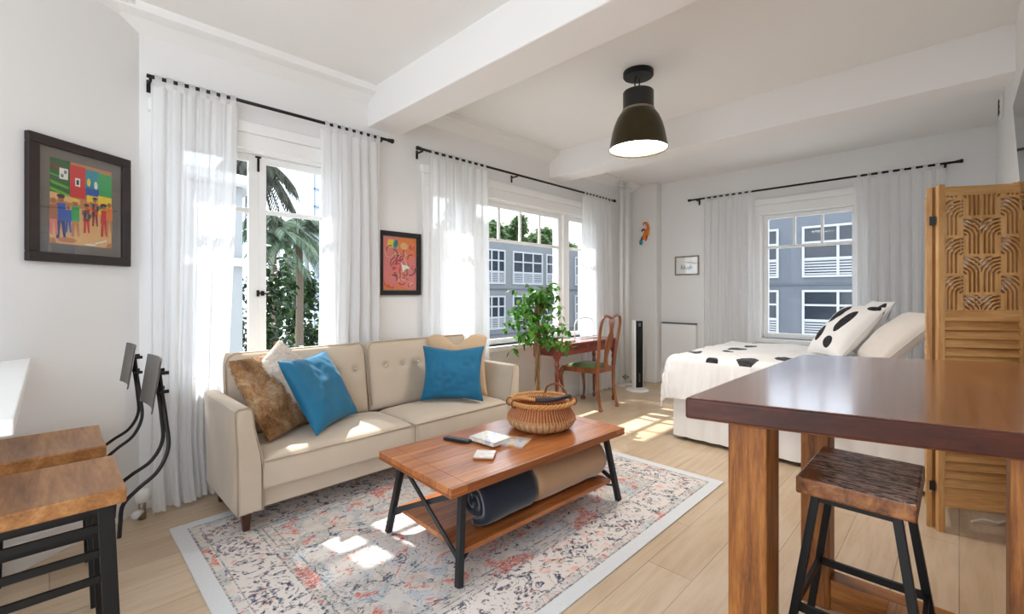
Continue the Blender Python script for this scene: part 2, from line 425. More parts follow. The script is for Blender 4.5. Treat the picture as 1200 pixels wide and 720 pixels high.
# ceilings + beams
b = MB().box(-1.0, 4.22, -1.0, WY + T, CZ, CZ + 0.1).box(4.22, BX + T, RY - T, WY + T, CZB, CZB + 0.18)
struct(b.build('ceiling', M['ceil']), 'white plaster ceiling with pendant lamp', 'ceiling')
o = MB().box(1.85, 2.15, -1.0, WY + 0.05, 2.68, CZ + 0.02).build('trim_1', M['ceil'], bevel=0.008); struct(o, 'white ceiling beam nearest the sofa painting', 'beam')
o = MB().box(4.2, 4.48, RY - 0.05, WY + 0.05, 2.68, CZ + 0.02).build('trim_2', M['ceil'], bevel=0.008); struct(o, 'white ceiling beam above the foot of the bed', 'beam')
def crown(name, x0, x1, z0, label):
    prof = [(WY + 0.02, z0), (WY - 0.03, z0 + 0.03), (WY - 0.09, z0 + 0.066), (WY - 0.15, z0 + 0.085), (WY - 0.15, z0 + 0.14), (WY + 0.02, z0 + 0.14)]
    o = MB().prism(prof, lambda p: (x0, p[0], p[1]), lambda p: (x1, p[0], p[1])).build(name, M['ceil']); struct(o, label, 'crown molding')
crown('trim_3', 0.05, 1.86, 2.845, 'white crown molding above the casement window')
crown('trim_4', 2.14, 4.21, 2.845, 'white crown molding above the wide window')
crown('trim_5', 4.47, BX, 2.80, 'white crown molding by the corner pipes')
# crown along the angled wall top
o = MB().prism([(0, 2.90), (-0.06, 2.94), (-0.1, 2.95), (-0.1, 3.0), (0, 3.0)], lambda p: LP + LU * 0.0 - nrm * (-p[0]) + Vector((0, 0, p[1])), lambda p: LP - LU * 3.0 - nrm * (-p[0]) + Vector((0, 0, p[1]))).build('trim_6', M['ceil']); struct(o, 'white crown molding on the angled wall', 'crown molding')
o = MB().box(6.13, BX + 0.02, 3.11, WY + 0.02, 0, CZB).build('trim_7', M['wall'], bevel=0.012); struct(o, 'white pilaster in the corner behind the tower fan', 'pilaster')
for i, (x0, x1, y0, y1, lab) in enumerate([(0.4, 6.13, WY - 0.015, WY + 0.01, 'back'), (BX - 0.015, BX + 0.01, RY, 3.11, 'right')]):
    o = MB().box(x0, x1, y0, y1, 0, 0.13).build('baseboard_' + lab, M['trim'], bevel=0.006); struct(o, 'white baseboard along the ' + ('window wall' if lab == 'back' else 'bed wall'), 'baseboard')
b = MB(); bw = nrm * -0.015
q0 = LP + LU * 0.0; q1 = LP - LU * 3.0
b.raw([q0, q1, q1 + bw, q0 + bw] + [p + Vector((0, 0, 0.13)) for p in (q0, q1, q1 + bw, q0 + bw)], [(0, 3, 2, 1), (4, 5, 6, 7), (0, 1, 5, 4), (1, 2, 6, 5), (2, 3, 7, 6), (3, 0, 4, 7)])
struct(b.build('baseboard_left', M['trim']), 'white baseboard along the angled wall', 'baseboard')

# ------------------------------------------------------------------ windows (built in local frame: a along wall, d into the wall, z)
def window(name, label, a0, a1, place, sashes, casing=0.085):
    root = bpy.data.objects.new(name, None); COL.objects.link(root); ROOTM[root.name] = Matrix.Identity(4)
    struct(root, label, 'window')
    def bx(mb, p, q, d0, d1, z0, z1):
        vs = [place(*c) for c in ((p, d0, z0), (q, d0, z0), (q, d1, z0), (p, d1, z0), (p, d0, z1), (q, d0, z1), (q, d1, z1), (p, d1, z1))]
        mb.raw(vs, [(0, 3, 2, 1), (4, 5, 6, 7), (0, 1, 5, 4), (1, 2, 6, 5), (2, 3, 7, 6), (3, 0, 4, 7)])
    c = MB()
    bx(c, a0 - casing, a0 + 0.01, -0.022, 0.02, SILL - 0.001, HEAD - 0.004); bx(c, a1 - 0.01, a1 + casing, -0.022, 0.02, SILL - 0.001, HEAD - 0.004)
    bx(c, a0 - casing - 0.002, a1 + casing + 0.002, -0.024, 0.019, HEAD - 0.005, HEAD + 0.101)
    bx(c, a0 - casing - 0.02, a1 + casing + 0.02, -0.05, 0.02, HEAD + 0.10, HEAD + 0.175)
    c.build('casing', M['trim'], root, bevel=0.006)
    s = MB(); bx(s, a0 - casing - 0.02, a1 + casing + 0.02, -0.06, 0.14, SILL - 0.05, SILL); s.build('sill', M['trim'], root, bevel=0.006)
    j = MB()
    bx(j, a0 - 0.002, a0 + 0.019, 0.003, T - 0.002, SILL + 0.0005, HEAD + 0.002); bx(j, a1 - 0.019, a1 + 0.002, 0.003, T - 0.002, SILL + 0.0005, HEAD + 0.002); bx(j, a0 + 0.019, a1 - 0.019, 0.004, T - 0.003, HEAD - 0.019, HEAD + 0.002); bx(j, a0 + 0.019, a1 - 0.019, 0.141, T + 0.04, SILL - 0.03, SILL + 0.012)
    j.build('jamb', M['trim'], root)
    for (s0, s1, st, mid, lites) in sashes:           # each sash: stile width, mid rail height, number of upper lites
        f = MB(); d0, d1 = 0.055, 0.095
        zb, zt = SILL + 0.012, HEAD - 0.02
        bx(f, s0, s0 + st, d0, d1, zb, zt); bx(f, s1 - st, s1, d0, d1, zb, zt)
        bx(f, s0 + st - 0.001, s1 - st + 0.001, d0 + 0.001, d1 - 0.001, zb, zb + 0.055); bx(f, s0 + st - 0.001, s1 - st + 0.001, d0 + 0.001, d1 - 0.001, zt - 0.05, zt - 0.0005)
        bx(f, s0 + st, s1 - st, d0 + 0.004, d1 - 0.004, mid - 0.016, mid + 0.016)
        w = (s1 - s0 - 2 * st)
        for k in range(1, lites):
            x = s0 + st + w * k / lites
            bx(f, x - 0.014, x + 0.014, d0 + 0.006, d1 - 0.006, mid, zt - 0.04)
        sash = f.build('sash', M['trim'], root, bevel=0.004)
        g = MB(); bx(g, s0 + st - 0.005, s1 - st + 0.005, 0.073, 0.077, zb + 0.04, zt - 0.04)
        g.build('pane', M['glass'], sash)
    return root
backp = lambda a, d, z: (a, WY + d, z)
rightp = lambda a, d, z: (BX + d, a, z)
w1 = window('window_1', 'white casement window with black latch behind the left of the sofa', W1[0], W1[1], backp,
            [(W1[0] + 0.02, 1.045, 0.065, 1.885, 1), (1.045, W1[1] - 0.02, 0.05, 1.885, 1)])
MB().box(1.030, 1.046, WY + 0.045, WY + 0.056, 1.278, 1.322).box(1.058, 1.078, WY + 0.045, WY + 0.056, 1.283, 1.317).tube([(1.038, WY + 0.042, 1.3), (1.075, WY + 0.034, 1.3), (1.108, WY + 0.028, 1.294)], 0.005).build('latch', M['black'], w1)
MB().box(1.034, 1.047, WY + 0.045, WY + 0.056, 2.165, 2.262).box(1.022, 1.058, WY + 0.044, WY + 0.056, 2.262, 2.272).build('bolt', M['black'], w1)
w2 = window('window_2', 'wide white window with four upper lites behind the ficus and desk', W2[0], W2[1], backp,
            [(2.49, 2.93, 0.06, 1.875, 1), (3.03, 4.50, 0.06, 1.875, 4), (4.60, 5.04, 0.06, 1.875, 1)])
b = MB().box(2.93, 3.03, WY + 0.02, WY + T, SILL, HEAD).box(4.50, 4.60, WY + 0.02, WY + T, SILL, HEAD); b.build('mullion', M['trim'], w2, bevel=0.006)
w3 = window('window_3', 'white window with three upper lites beyond the bed', W3[0], W3[1], rightp, [(W3[0] + 0.02, W3[1] - 0.02, 0.06, 1.875, 3)])

# ------------------------------------------------------------------ curtains and rods
RZ = 2.58; RD = 0.10
def rod(label, a0, a1, place, brackets, fin=(1, 1)):
    r = thing('curtain_rod', label, 'curtain rod', place(a0, 0, RZ), 0, 'black curtain rods')
    b = MB(); b.tube([place(a0, 0, RZ), place(a1, 0, RZ)], 0.0115, 12); b.build('pole', M['blackrod'], r, world=True, smooth=True)
    for a, sgn, on in ((a0, -1, fin[0]), (a1, 1, fin[1])):
        if on:
            b = MB(); pts = [place(a + sgn * q, 0, RZ) for q in (0, 0.005, 0.012, 0.03, 0.045, 0.05)]
            b.tube(pts, [0.013, 0.018, 0.013, 0.019, 0.019, 0.012], 12); b.build('finial', M['blackrod'], r, world=True)
    for a in brackets:
        b = MB(); b.bar(place(a, 0.006, RZ - 0.014), place(a, RD, RZ - 0.014), 0.014, 0.012)
        w = place(a, RD - 0.004, RZ - 0.014); b.bar((w[0], w[1], RZ + 0.01), (w[0], w[1], RZ - 0.065), 0.02, 0.006, up=(place(0, 1, 0)[0] - place(0, 0, 0)[0], place(0, 1, 0)[1] - place(0, 0, 0)[1], 0))
        b.build('bracket', M['blackrod'], r, world=True)
    return r
bk = lambda a, d, z: (a, WY - RD + d, z)
rt = lambda a, d, z: (BX - RD + d, a, z)
rod('black curtain rod above the casement window left of the sofa', 0.40, 1.985, bk, (0.42, 1.93), (0, 1))
rod('black curtain rod above the wide window behind the ficus', 2.31, 5.45, bk, (2.33, 3.55, 5.38))
rod('black curtain rod on the bed wall above the far window', 0.02, 2.62, rt, (0.10, 2.55))

def curtain(label, a0, a1, place, folds, seed, zb=0.02, shape=None, tabs=8, puddle=0.0, amp=0.03):
    rs = random.Random(seed); ph = rs.uniform(0, 6); ph2 = rs.uniform(0, 6)
    shape = shape or (lambda t: (0.0, 1.0))
    root = thing('curtain', label, 'curtain', place((a0 + a1) / 2, 0, zb), 0, 'white sheer tab-top curtains')
    zt = RZ - 0.045
    def fn(u, t):                                   # t 0 top ->1 bottom
        s0, s1 = shape(t)
        a = a0 + (a1 - a0) * (s0 + (s1 - s0) * u)
        w = amp * (0.35 + 0.75 * min(1, t * 2.0))
        n = noise.noise((u * 3 + seed, t * 0.8, seed * 1.7)); n2 = noise.noise((u * 9 + seed, t * 2.2, seed * 0.3))
        d = w * math.sin(2 * PI * folds * u + ph + 1.6 * n) + 0.45 * w * math.sin(2 * PI * folds * 1.9 * u + ph2 + n * 2) + 0.22 * w * math.sin(2 * PI * folds * 4.3 * u + 3 * n2) + 0.008 * n2 * t
        a += 0.012 * math.cos(2 * PI * folds * u + ph) + 0.01 * n2 * t
        z = zt + (zb - zt) * t
        if t < 0.03: z -= 0.008 * (0.5 - 0.5 * math.cos(2 * PI * (tabs) * u)) * (1 - t / 0.03)
        if puddle and t > 0.9:
            k = (t - 0.9) / 0.1; d -= puddle * k * k * (0.6 + 0.4 * math.sin(7 * u + seed)) * max(0.0, min(1.0, (0.66 - a) / 0.08)); z = max(z, 0.012 + 0.02 * (1 + n2))
        d = min(d, 0.06)
        return place(a, d, z)
    MB().grid(int(abs(a1 - a0) * 150) + 30, 60, fn).build('drape', M['sheer'], root, world=True, smooth=True, fix=False)
    for k in range(tabs):
        u = (k + 0.5) / tabs; a = a0 + (a1 - a0) * (0.01 + 0.98 * u)
        prof = [(-0.008, -0.055), (-0.0175, -0.02), (-0.0175, 0.003), (-0.010, 0.0155), (0.0, 0.018), (0.010, 0.0155), (0.0175, 0.003), (0.0175, -0.02), (0.008, -0.055)]
        b = MB(); w = 0.017
        v = [place(a - w, p[0], RZ + p[1]) for p in prof] + [place(a + w, p[0], RZ + p[1]) for p in prof]; n = len(prof)
        b.raw(v, [(i, i + 1, i + 1 + n, i + n) for i in range(n - 1)])
        b.build('tab_loop', M['sheer'], root, world=True, smooth=True, fix=False)
    return root
lerp = lambda pts: (lambda t: next((pts[i][1] + (pts[i + 1][1] - pts[i][1]) * (t - pts[i][0]) / (pts[i + 1][0] - pts[i][0]) for i in range(len(pts) - 1) if t <= pts[i + 1][0]), pts[-1][1]))
e1 = lerp([(0, 1.0), (0.3, 0.97), (0.6, 0.90), (0.85, 0.86), (1.0, 0.95)])
curtain('white sheer curtain beside the angled wall, puddled on the floor left of the sofa', 0.42, 0.875, bk, 6, 3, 0.012, lambda t: (0.0, e1(t)), 8, 0.16, 0.036)
e2 = lerp([(0, 0.0), (0.25, 0.02), (0.6, -0.05), (1.0, -0.06)])
curtain('white sheer curtain right of the casement window, beside the small red painting', 1.43, 1.92, bk, 6, 11, 0.02, lambda t: (e2(t), 1.0), 8)
curtain('white sheer curtain left of the wide window, behind the right end of the sofa', 2.38, 3.10, bk, 8, 23, 0.02, None, 9)
e3 = lerp([(0, 0.0), (0.5, 0.0), (1.0, -0.08)])
curtain('white sheer curtain behind the desk chair, beside the corner pipes', 4.73, 5.40, bk, 7, 31, 0.02, lambda t: (e3(t), 1.0), 9)
curtain('white sheer curtain on the bed wall, beside the small sketch', 1.83, 2.46, rt, 7, 41, 0.02, None, 8, 0, 0.024)
curtain('white sheer curtain on the bed wall, behind the pillows', 0.10, 0.83, rt, 8, 53, 0.02, None, 8, 0, 0.024)

# ------------------------------------------------------------------ corner pipes, heater, fan
r = bpy.data.objects.new('trim_8', None); COL.objects.link(r); ROOTM['trim_8'] = Matrix.Identity(4); struct(r, 'pair of white vertical heating pipes in the corner', 'pipes')
for px, pr in ((5.63, 0.026), (5.78, 0.036)):
    MB().tube([(px, 3.385, 0), (px, 3.385, 2.93)], pr, 16).build('pipe', M['whitemetal'], r, smooth=True)
    MB().lathe([(pr + 0.001, 0.0), (pr + 0.03, 0.0), (pr + 0.03, 0.01), (pr + 0.001, 0.02)], px, 3.385, 20, cap=False).build('floor_flange', M['whitemetal'], r)
    MB().lathe([(pr + 0.001, 2.80), (pr + 0.032, 2.795), (pr + 0.034, 2.81), (pr + 0.001, 2.82)], px, 3.385, 20, cap=False).build('ceiling_flange', M['whitemetal'], r)
MB().tube([(5.63, 3.385, 0.13), (5.63, 3.32, 0.13), (5.69, 3.30, 0.13)], 0.012).lathe([(0.02, 0.10), (0.026, 0.13), (0.02, 0.17)], 5.63, 3.32, 12).build('valve', M['brass'], r)
t = thing('radiator_valve', 'brass and white radiator valve on the floor behind the stools', 'radiator valve', (0.375, 3.355, 0))
MB().tube([(0.0, 0.0, 0), (0.0, 0.0, 0.06), (0.0, 0.0, 0.14)], [0.02, 0.018, 0.018], 12).build('riser', M['brass'], t, smooth=True)
MB().tube([(0, 0, 0.09), (0.02, 0.08, 0.09), (0.07, 0.112, 0.09), (0.2, 0.115, 0.09)], 0.017, 12).build('pipe', M['whitemetal'], t, smooth=True)
MB().lathe([(0.0, 0.10), (0.03, 0.10), (0.034, 0.13), (0.03, 0.17), (0.0, 0.175)], 0, 0, 14).build('cap', M['whitemetal'], t, smooth=True)
MB().tube([(0, 0, 0.05), (-0.03, -0.045, 0.05), (-0.04, -0.06, 0.05)], [0.014, 0.02, 0.02], 12).build('knob', M['whitemetal'], t, smooth=True)

t = thing('panel_heater', 'flat white wall heater with dark top grille, beside the bed', 'heater', (BX, 2.83, 0.30))
MB().box(-0.055, -0.002, -0.25, 0.25, 0, 0.565).build('body', M['whitemetal'], t, bevel=0.008)
MB().box(-0.06, -0.004, -0.252, 0.252, 0.57, 0.585).build('top_grille', plain('heater_grille', (96, 96, 98), 0.4, 0.3), t, bevel=0.003)
for q in (-0.2, 0.15): MB().box(-0.05, -0.002, q, q + 0.05, -0.03, 0.0).build('bracket', M['whitemetal'], t)

t = thing('tower_fan', 'white tower fan with black front on round base in the corner', 'fan', (5.53, 3.08, 0), math.radians(-122))
MB().lathe([(0.0, 0), (0.15, 0), (0.15, 0.012), (0.13, 0.022), (0.05, 0.03), (0.0, 0.03)], 0, 0, 40).build('base', M['whitemetal'], t, smooth=False)
poly = [(0.062 * math.cos(a), 0.062 * math.sin(a)) for a in [PI * k / 12 - PI for k in range(13)]]
poly = [(-0.066, 0.045), (-0.066, -0.03), (-0.045, -0.06), (0.045, -0.06), (0.066, -0.03), (0.066, 0.045), (0.05, 0.055), (-0.05, 0.055)]
MB().prism(poly, lambda p: (p[1], p[0], 0.03), lambda p: (p[1], p[0], 0.94)).build('body', M['whitemetal'], t, bevel=0.006)
f = MB().box(0.05, 0.062, -0.05, 0.05, 0.045, 0.935).build('front_panel', plain('gloss_black', (10, 10, 11), 0.12, nstr=0), t, bevel=0.004)
MB().box(0.062, 0.0635, -0.016, 0.016, 0.86, 0.905).build('display', plain('fan_display', (120, 122, 126), 0.3, nstr=0), f)
MB().box(0.062, 0.0635, -0.01, 0.01, 0.12, 0.24).build('air_slot', plain('fan_slot', (70, 72, 76), 0.3, nstr=0), f)

# ------------------------------------------------------------------ pictures
def color(name, rgb, rough=0.7): return plain(name, rgb, rough, nscale=80, nstr=0.03, var=0.12)
pal = {k: color('paint_' + k, v) for k, v in dict(darkgreen=(26, 92, 40), lime=(96, 168, 40), red=(206, 40, 36), crimson=(150, 24, 30), blue=(38, 84, 168), teal=(28, 140, 160),
       green=(52, 162, 88), yellow=(240, 206, 40), sand=(226, 176, 116), clay=(196, 128, 78), orange=(230, 122, 40), black=(22, 20, 22), white=(236, 232, 222), skin=(168, 104, 66), navy=(34, 50, 110), pink=(226, 120, 120), grey=(120, 118, 116)).items()}
PN = list(pal.keys()); PM = [pal[k] for k in PN]
def rotm(c, xdir, zdir):
    x = Vector(xdir).normalized(); z = Vector(zdir).normalized(); y = z.cross(x)
    m = Matrix((x, y, z)).transposed().to_4x4(); m.translation = Vector(c); return m
def picture(name, label, W, H, loc, rz, fw, frame_mat, mat_mat, aw, ah, art, depth=0.03, ledge=0.0):
    """local: x to the right on the wall, z up, -y out of the wall; origin at centre-bottom on the wall"""
    t = thing(name, label, 'framed picture', loc, rz)
    b = MB(); 
    b.box(-W / 2, W / 2, -depth, -0.002, 0, fw).box(-W / 2, W / 2, -depth, -0.002, H - fw, H).box(-W / 2, -W / 2 + fw, -depth, -0.002, fw, H - fw).box(W / 2 - fw, W / 2, -depth, -0.002, fw, H - fw)
    b.build('frame', frame_mat, t, bevel=0.004)
    MB().box(-W / 2 + fw, W / 2 - fw, -0.012, -0.006, fw, H - fw).build('mat_board', mat_mat, t)
    b = MB(); cx, cz = 0.0, H / 2
    def P(u, v, k): return (cx - aw / 2 + aw * u, -0.0125 - 0.00005 * k, cz - ah / 2 + ah * v)
    for k, (mi, poly) in enumerate(art): b.raw([P(u, v, k) for u, v in poly], [tuple(range(len(poly)))], mi)
    b.build('artwork', PM, t, fix=False)
    MB().box(-W / 2 + fw, W / 2 - fw, -0.0225, -0.0205, fw, H - fw).build('glazing', M['picglass'], t)
    return t
I = PN.index
def rect(c, u0, v0, u1, v1): return (I(c), [(u0, v0), (u1, v0), (u1, v1), (u0, v1)])
def ell(c, u, v, ru, rv, rot=0.0, n=14): return (I(c), [(u + ru * math.cos(a) * math.cos(rot) - rv * math.sin(a) * math.sin(rot), v + ru * math.cos(a) * math.sin(rot) + rv * math.sin(a) * math.cos(rot)) for a in [2 * PI * k / n for k in range(n)]])
def poly(c, *p): return (I(c), list(p))
art = [rect('clay', 0, 0, 1, 1), rect('sand', 0, 0.06, 1, 0.46), poly('sand', (0.1, 0), (0.9, 0), (1, .2), (0, .2)),
       rect('darkgreen', 0, 0.60, 0.31, 1), rect('red', 0.30, 0.58, 0.55, 0.97), rect('teal', 0.55, 0.70, 0.78, 0.96), rect('green', 0.76, 0.66, 1, 0.95),
       rect('blue', 0.55, 0.63, 0.78, 0.73), rect('yellow', 0.76, 0.42, 1, 0.66), rect('yellow', 0.57, 0.55, 0.75, 0.64), rect('orange', 0.55, 0.45, 0.76, 0.55),
       poly('lime', (0, .62), (.30, .57), (.30, .60), (0, .66)), poly('lime', (0.02, .7), (.28, .66), (.28, .69), (0, .74)), poly('crimson', (0, .90), (.3, .86), (.3, .89), (0, .93)), poly('lime', (0.0, .80), (.26, .77), (.26, .79), (0, .82)),
       rect('white', .14, .77, .27, .90), rect('grey', .16, .79, .20, .83), rect('grey', .21, .84, .25, .88), rect('white', .38, .72, .46, .82), rect('black', .40, .74, .44, .80),
       poly('sand', (0, .52), (.46, .50), (.46, .56), (0, .60)), ell('yellow', .60, .80, .03, .05), ell('white', .72, .78, .03, .05), ell('yellow', .83, .58, .05, .03)]
def fig(u, v, h, top, leg, hat=None):
    w = h * 0.30
    out = [poly(leg, (u - w * .45, v), (u - w * .15, v), (u, v + h * .42), (u - w * .35, v + h * .45)), poly(leg, (u + w * .25, v + h * .02), (u + w * .5, v), (u + w * .4, v + h * .45), (u, v + h * .42)),
           poly(top, (u - w * .5, v + h * .40), (u + w * .5, v + h * .42), (u + w * .45, v + h * .82), (u - w * .4, v + h * .80)), ell('skin', u, v + h * .9, h * .09, h * .08)]
    if hat: out.append(ell(hat, u, v + h * .97, h * .12, h * .05))
    return out
for a in [(.16, .06, .52, 'blue', 'navy', 'black'), (.05, .10, .44, 'skin', 'pink', None), (.38, .10, .46, 'green', 'clay', 'yellow'), (.27, .14, .34, 'blue', 'blue', None), (.56, .16, .36, 'crimson', 'red', 'black'),
          (.70, .26, .36, 'red', 'crimson', 'black'), (.86, .14, .42, 'red', 'red', 'black'), (.95, .20, .40, 'orange', 'clay', None)]: art += fig(*a)
for (u, v, n) in ((.58, .33, 6), (.72, .45, 6)):
    for k in range(n): art.append(rect('black' if k % 2 else 'grey', u - .1 + k * .035, v + .02 * abs(k - 2.5), u - .065 + k * .035, v + .06 + .02 * abs(k - 2.5)))
art += [poly('white', (.70, .03), (.9, .08), (.9, .10), (.7, .05)), ell('clay', .25, .05, .15, .03), ell('white', .62, .02, .1, .012)]
lw_c = LP - LU * 0.62
ang = math.atan2(LU.y, LU.x)
MATG = plain('taupe_mat', (112, 103, 97), 0.8)
picture('framed_painting', 'large dark-framed colourful street scene painting on the angled left wall', 0.505, 0.617, (LP.x - LU.x * 0.328, LP.y - LU.y * 0.328, 1.455), ang, 0.048, M['darkframe'], MATG, 0.305, 0.425, art)
rs = random.Random(5)
art2 = [rect('pink', 0, 0, 1, 1), poly('orange', (.45, .72), (1, .62), (1, 1), (.4, 1)), poly('yellow', (.1, .80), (.45, .80), (.3, .95), (.15, .95)), poly('orange', (0, 0), (.8, 0), (.5, .08), (0, .15))]
for k in range(34):
    u, v = rs.uniform(.12, .9), rs.uniform(.08, .85)
    c = rs.choice(['pink', 'red', 'pink', 'crimson', 'pink', 'orange', 'pink', 'skin'])
    art2.append(ell(c, u, v, rs.uniform(.05, .13), rs.uniform(.02, .05), rs.uniform(0, 3)))
    art2.append(ell(rs.choice(['pink', 'sand', 'pink', 'pink']), u + .01, v + .01, rs.uniform(.03, .08), rs.uniform(.01, .03), rs.uniform(0, 3)))
for k in range(26):
    u, v, r0 = rs.uniform(.15, .85), rs.uniform(.1, .8), rs.uniform(.08, .2); a0 = rs.uniform(0, 6)
    pts = [(u + r0 * math.cos(a0 + q * .25), v + r0 * .75 * math.sin(a0 + q * .25)) for q in range(9)]
    pts = [(min(.99, max(.01, x)), min(.99, max(.01, y))) for x, y in pts]
    inn = [(u + (r0 - .028) * math.cos(a0 + q * .25), v + (r0 - .028) * .75 * math.sin(a0 + q * .25)) for q in range(8, -1, -1)]
    inn = [(min(.99, max(.01, x)), min(.99, max(.01, y))) for x, y in inn]
    art2.append((I(['crimson', 'red', 'sand', 'crimson', 'pink', 'black'][k % 6]), pts + inn))
art2 += [ell('teal', .36, .87, .07, .10, -.5), ell('darkgreen', .37, .88, .04, .07, -.5), poly('white', (.52, .56), (.58, .48), (.72, .47), (.82, .41), (.66, .40), (.58, .33), (.55, .42)), ell('sand', .62, .84, .12, .07)]
picture('framed_painting', 'small black-framed red and pink abstract painting above the sofa between curtains', 0.42, 0.55, (2.15, WY, 1.285), 0, 0.04, M['blackframe'], plain('brown_mat', (150, 118, 98), 0.8), 0.325, 0.455, art2)
art3 = [rect('white', 0, 0, 1, 1)]
for k in range(60):
    u = rs.uniform(.05, .95); side = abs(u - .5) * 2; h = .15 + .6 * side * rs.uniform(.5, 1); v = rs.uniform(.05, .3)
    art3.append(rect('grey', u, v, u + rs.uniform(.008, .03), min(1, v + h * rs.uniform(.3, 1))))
for k in range(20): u = rs.uniform(.1, .8); v = rs.uniform(.02, .2); art3.append(rect('grey', u, v, u + .12, v + .01))
picture('framed_sketch', 'small pale framed ink sketch hanging on the bed wall', 0.345, 0.27, (BX, 2.725, 1.555), -PI / 2, 0.02, M['oakframe'], plain('white_mat', (236, 234, 230), 0.8, nstr=0), 0.19, 0.13, art3, 0.02)

# gecko ornament
t = thing('gecko_ornament', 'small multicoloured gecko ornament hung on the corner pilaster', 'wall ornament', (6.13, 3.27, 2.0))
def g2(p): return (-0.02, -p[0], p[1])
body = spline([g2((-0.04, 0.10)), g2((-0.01, 0.15)), g2((0.02, 0.2)), g2((0.04, 0.25)), g2((0.02, 0.32)), g2((-0.02, 0.335)), g2((-0.04, 0.30))], 6)
n = len(body); MB().tube(body, [0.018 + 0.012 * math.sin(PI * min(1, i / (n * .55))) * (1 if i < n * .55 else 0) - (0.011 * max(0, i - n * .5) / (n * .5)) for i in range(n)], 10).build('body', pal['orange'], t, smooth=True)
for c, pts in (('black', [(-.01, .15), (-.05, .13), (-.065, .10)]), ('darkgreen', [(-.03, .12), (-.07, .08), (-.085, .05)]), ('red', [(0.01, .17), (.02, .12), (.0, .07)]), ('crimson', [(0, .22), (-.04, .24), (-.06, .21)]), ('yellow', [(.03, .22), (.05, .18), (.045, .14)])):
    MB().tube(spline([g2(p) for p in pts], 5), 0.011, 8).build('leg', pal[c], t, smooth=True)
MB().lathe([(0, 0.02), (0.018, 0.03), (0.025, 0.06), (0.018, 0.09), (0, 0.105)], 0, 0, 12, sx=0.6).build('head', pal['teal'], t, smooth=True).location = g2((-0.075, -0.01))

# ------------------------------------------------------------------ pendant lamp
t = thing('pendant_lamp', 'black and bronze dome pendant lamp hanging from the ceiling', 'lamp', (3.13, 1.735, 0))
bronze = plain('olive_bronze', (64, 56, 36), 0.35, 0.6, nscale=10, var=0.15)
MB().lathe([(0.0, CZ), (0.112, CZ), (0.112, CZ - 0.034), (0.106, CZ - 0.042), (0.0, CZ - 0.042)], 0, 0, 40).build('canopy', M['black'], t, bevel=0.003)
for dx in (-0.03, 0.03): MB().tube(spline([(dx * .9, 0, CZ - 0.04), (dx * 1.1, 0.01, CZ - 0.1), (dx, 0, 2.825)], 6), 0.005, 8).build('suspension_cord', M['black'], t, smooth=True)
MB().lathe([(0.0, 2.83), (0.108, 2.83), (0.113, 2.822), (0.113, 2.69), (0.10, 2.685), (0.0, 2.685)], 0, 0, 40).build('neck', plain('satin_black', (26, 26, 26), 0.4), t, smooth=False, bevel=0.003)
MB().lathe([(0.113, 2.692), (0.119, 2.692), (0.121, 2.68), (0.118, 2.676), (0.113, 2.676)], 0, 0, 40, cap=False).build('collar', M['brass'], t)
outer = [(0.112, 2.68), (0.132, 2.665), (0.155, 2.63), (0.176, 2.58), (0.193, 2.52), (0.206, 2.45), (0.215, 2.395), (0.218, 2.39)]
inner = [(r - 0.006, z) for r, z in reversed(outer)]
MB().lathe(outer + inner, 0, 0, 56, cap=False).build('lamp_shade', bronze, t, smooth=True)
tt = NT('lit_diffuser'); e = tt.add('ShaderNodeEmission', ins={'Color': (1.0, 0.93, 0.84, 1), 'Strength': 22.0}); tt.l.new(e.outputs[0], tt.out.inputs[0])
MB().lathe([(0.0, 2.385), (0.09, 2.388), (0.208, 2.405), (0.2085, 2.412), (0.0, 2.40)], 0, 0, 48, cap=False).build('diffuser', tt.done(), t, smooth=True)

# ------------------------------------------------------------------ rug
RX0, RX1, RY0, RY1 = 0.46, 3.24, 1.15, 3.09
hx, hy = (RX1 - RX0) / 2, (RY1 - RY0) / 2
def rugf(u, v): 
    x = -hx + 2 * hx * u; y = -hy + 2 * hy * v
    return (x, y, 0.008 + 0.0015 * noise.noise((x * 3, y * 3, 1)))
b = MB().grid(90, 60, rugf)
rug = b.build('area_rug', rug_mat(hx, hy), None, fix=False); rug.location = ((RX0 + RX1) / 2, (RY0 + RY1) / 2, 0)
s = rug.modifiers.new('thick', 'SOLIDIFY'); s.thickness = 0.007; s.offset = -1
tag(rug, 'large faded oriental rug with navy and coral flowers under the coffee table', 'rug')

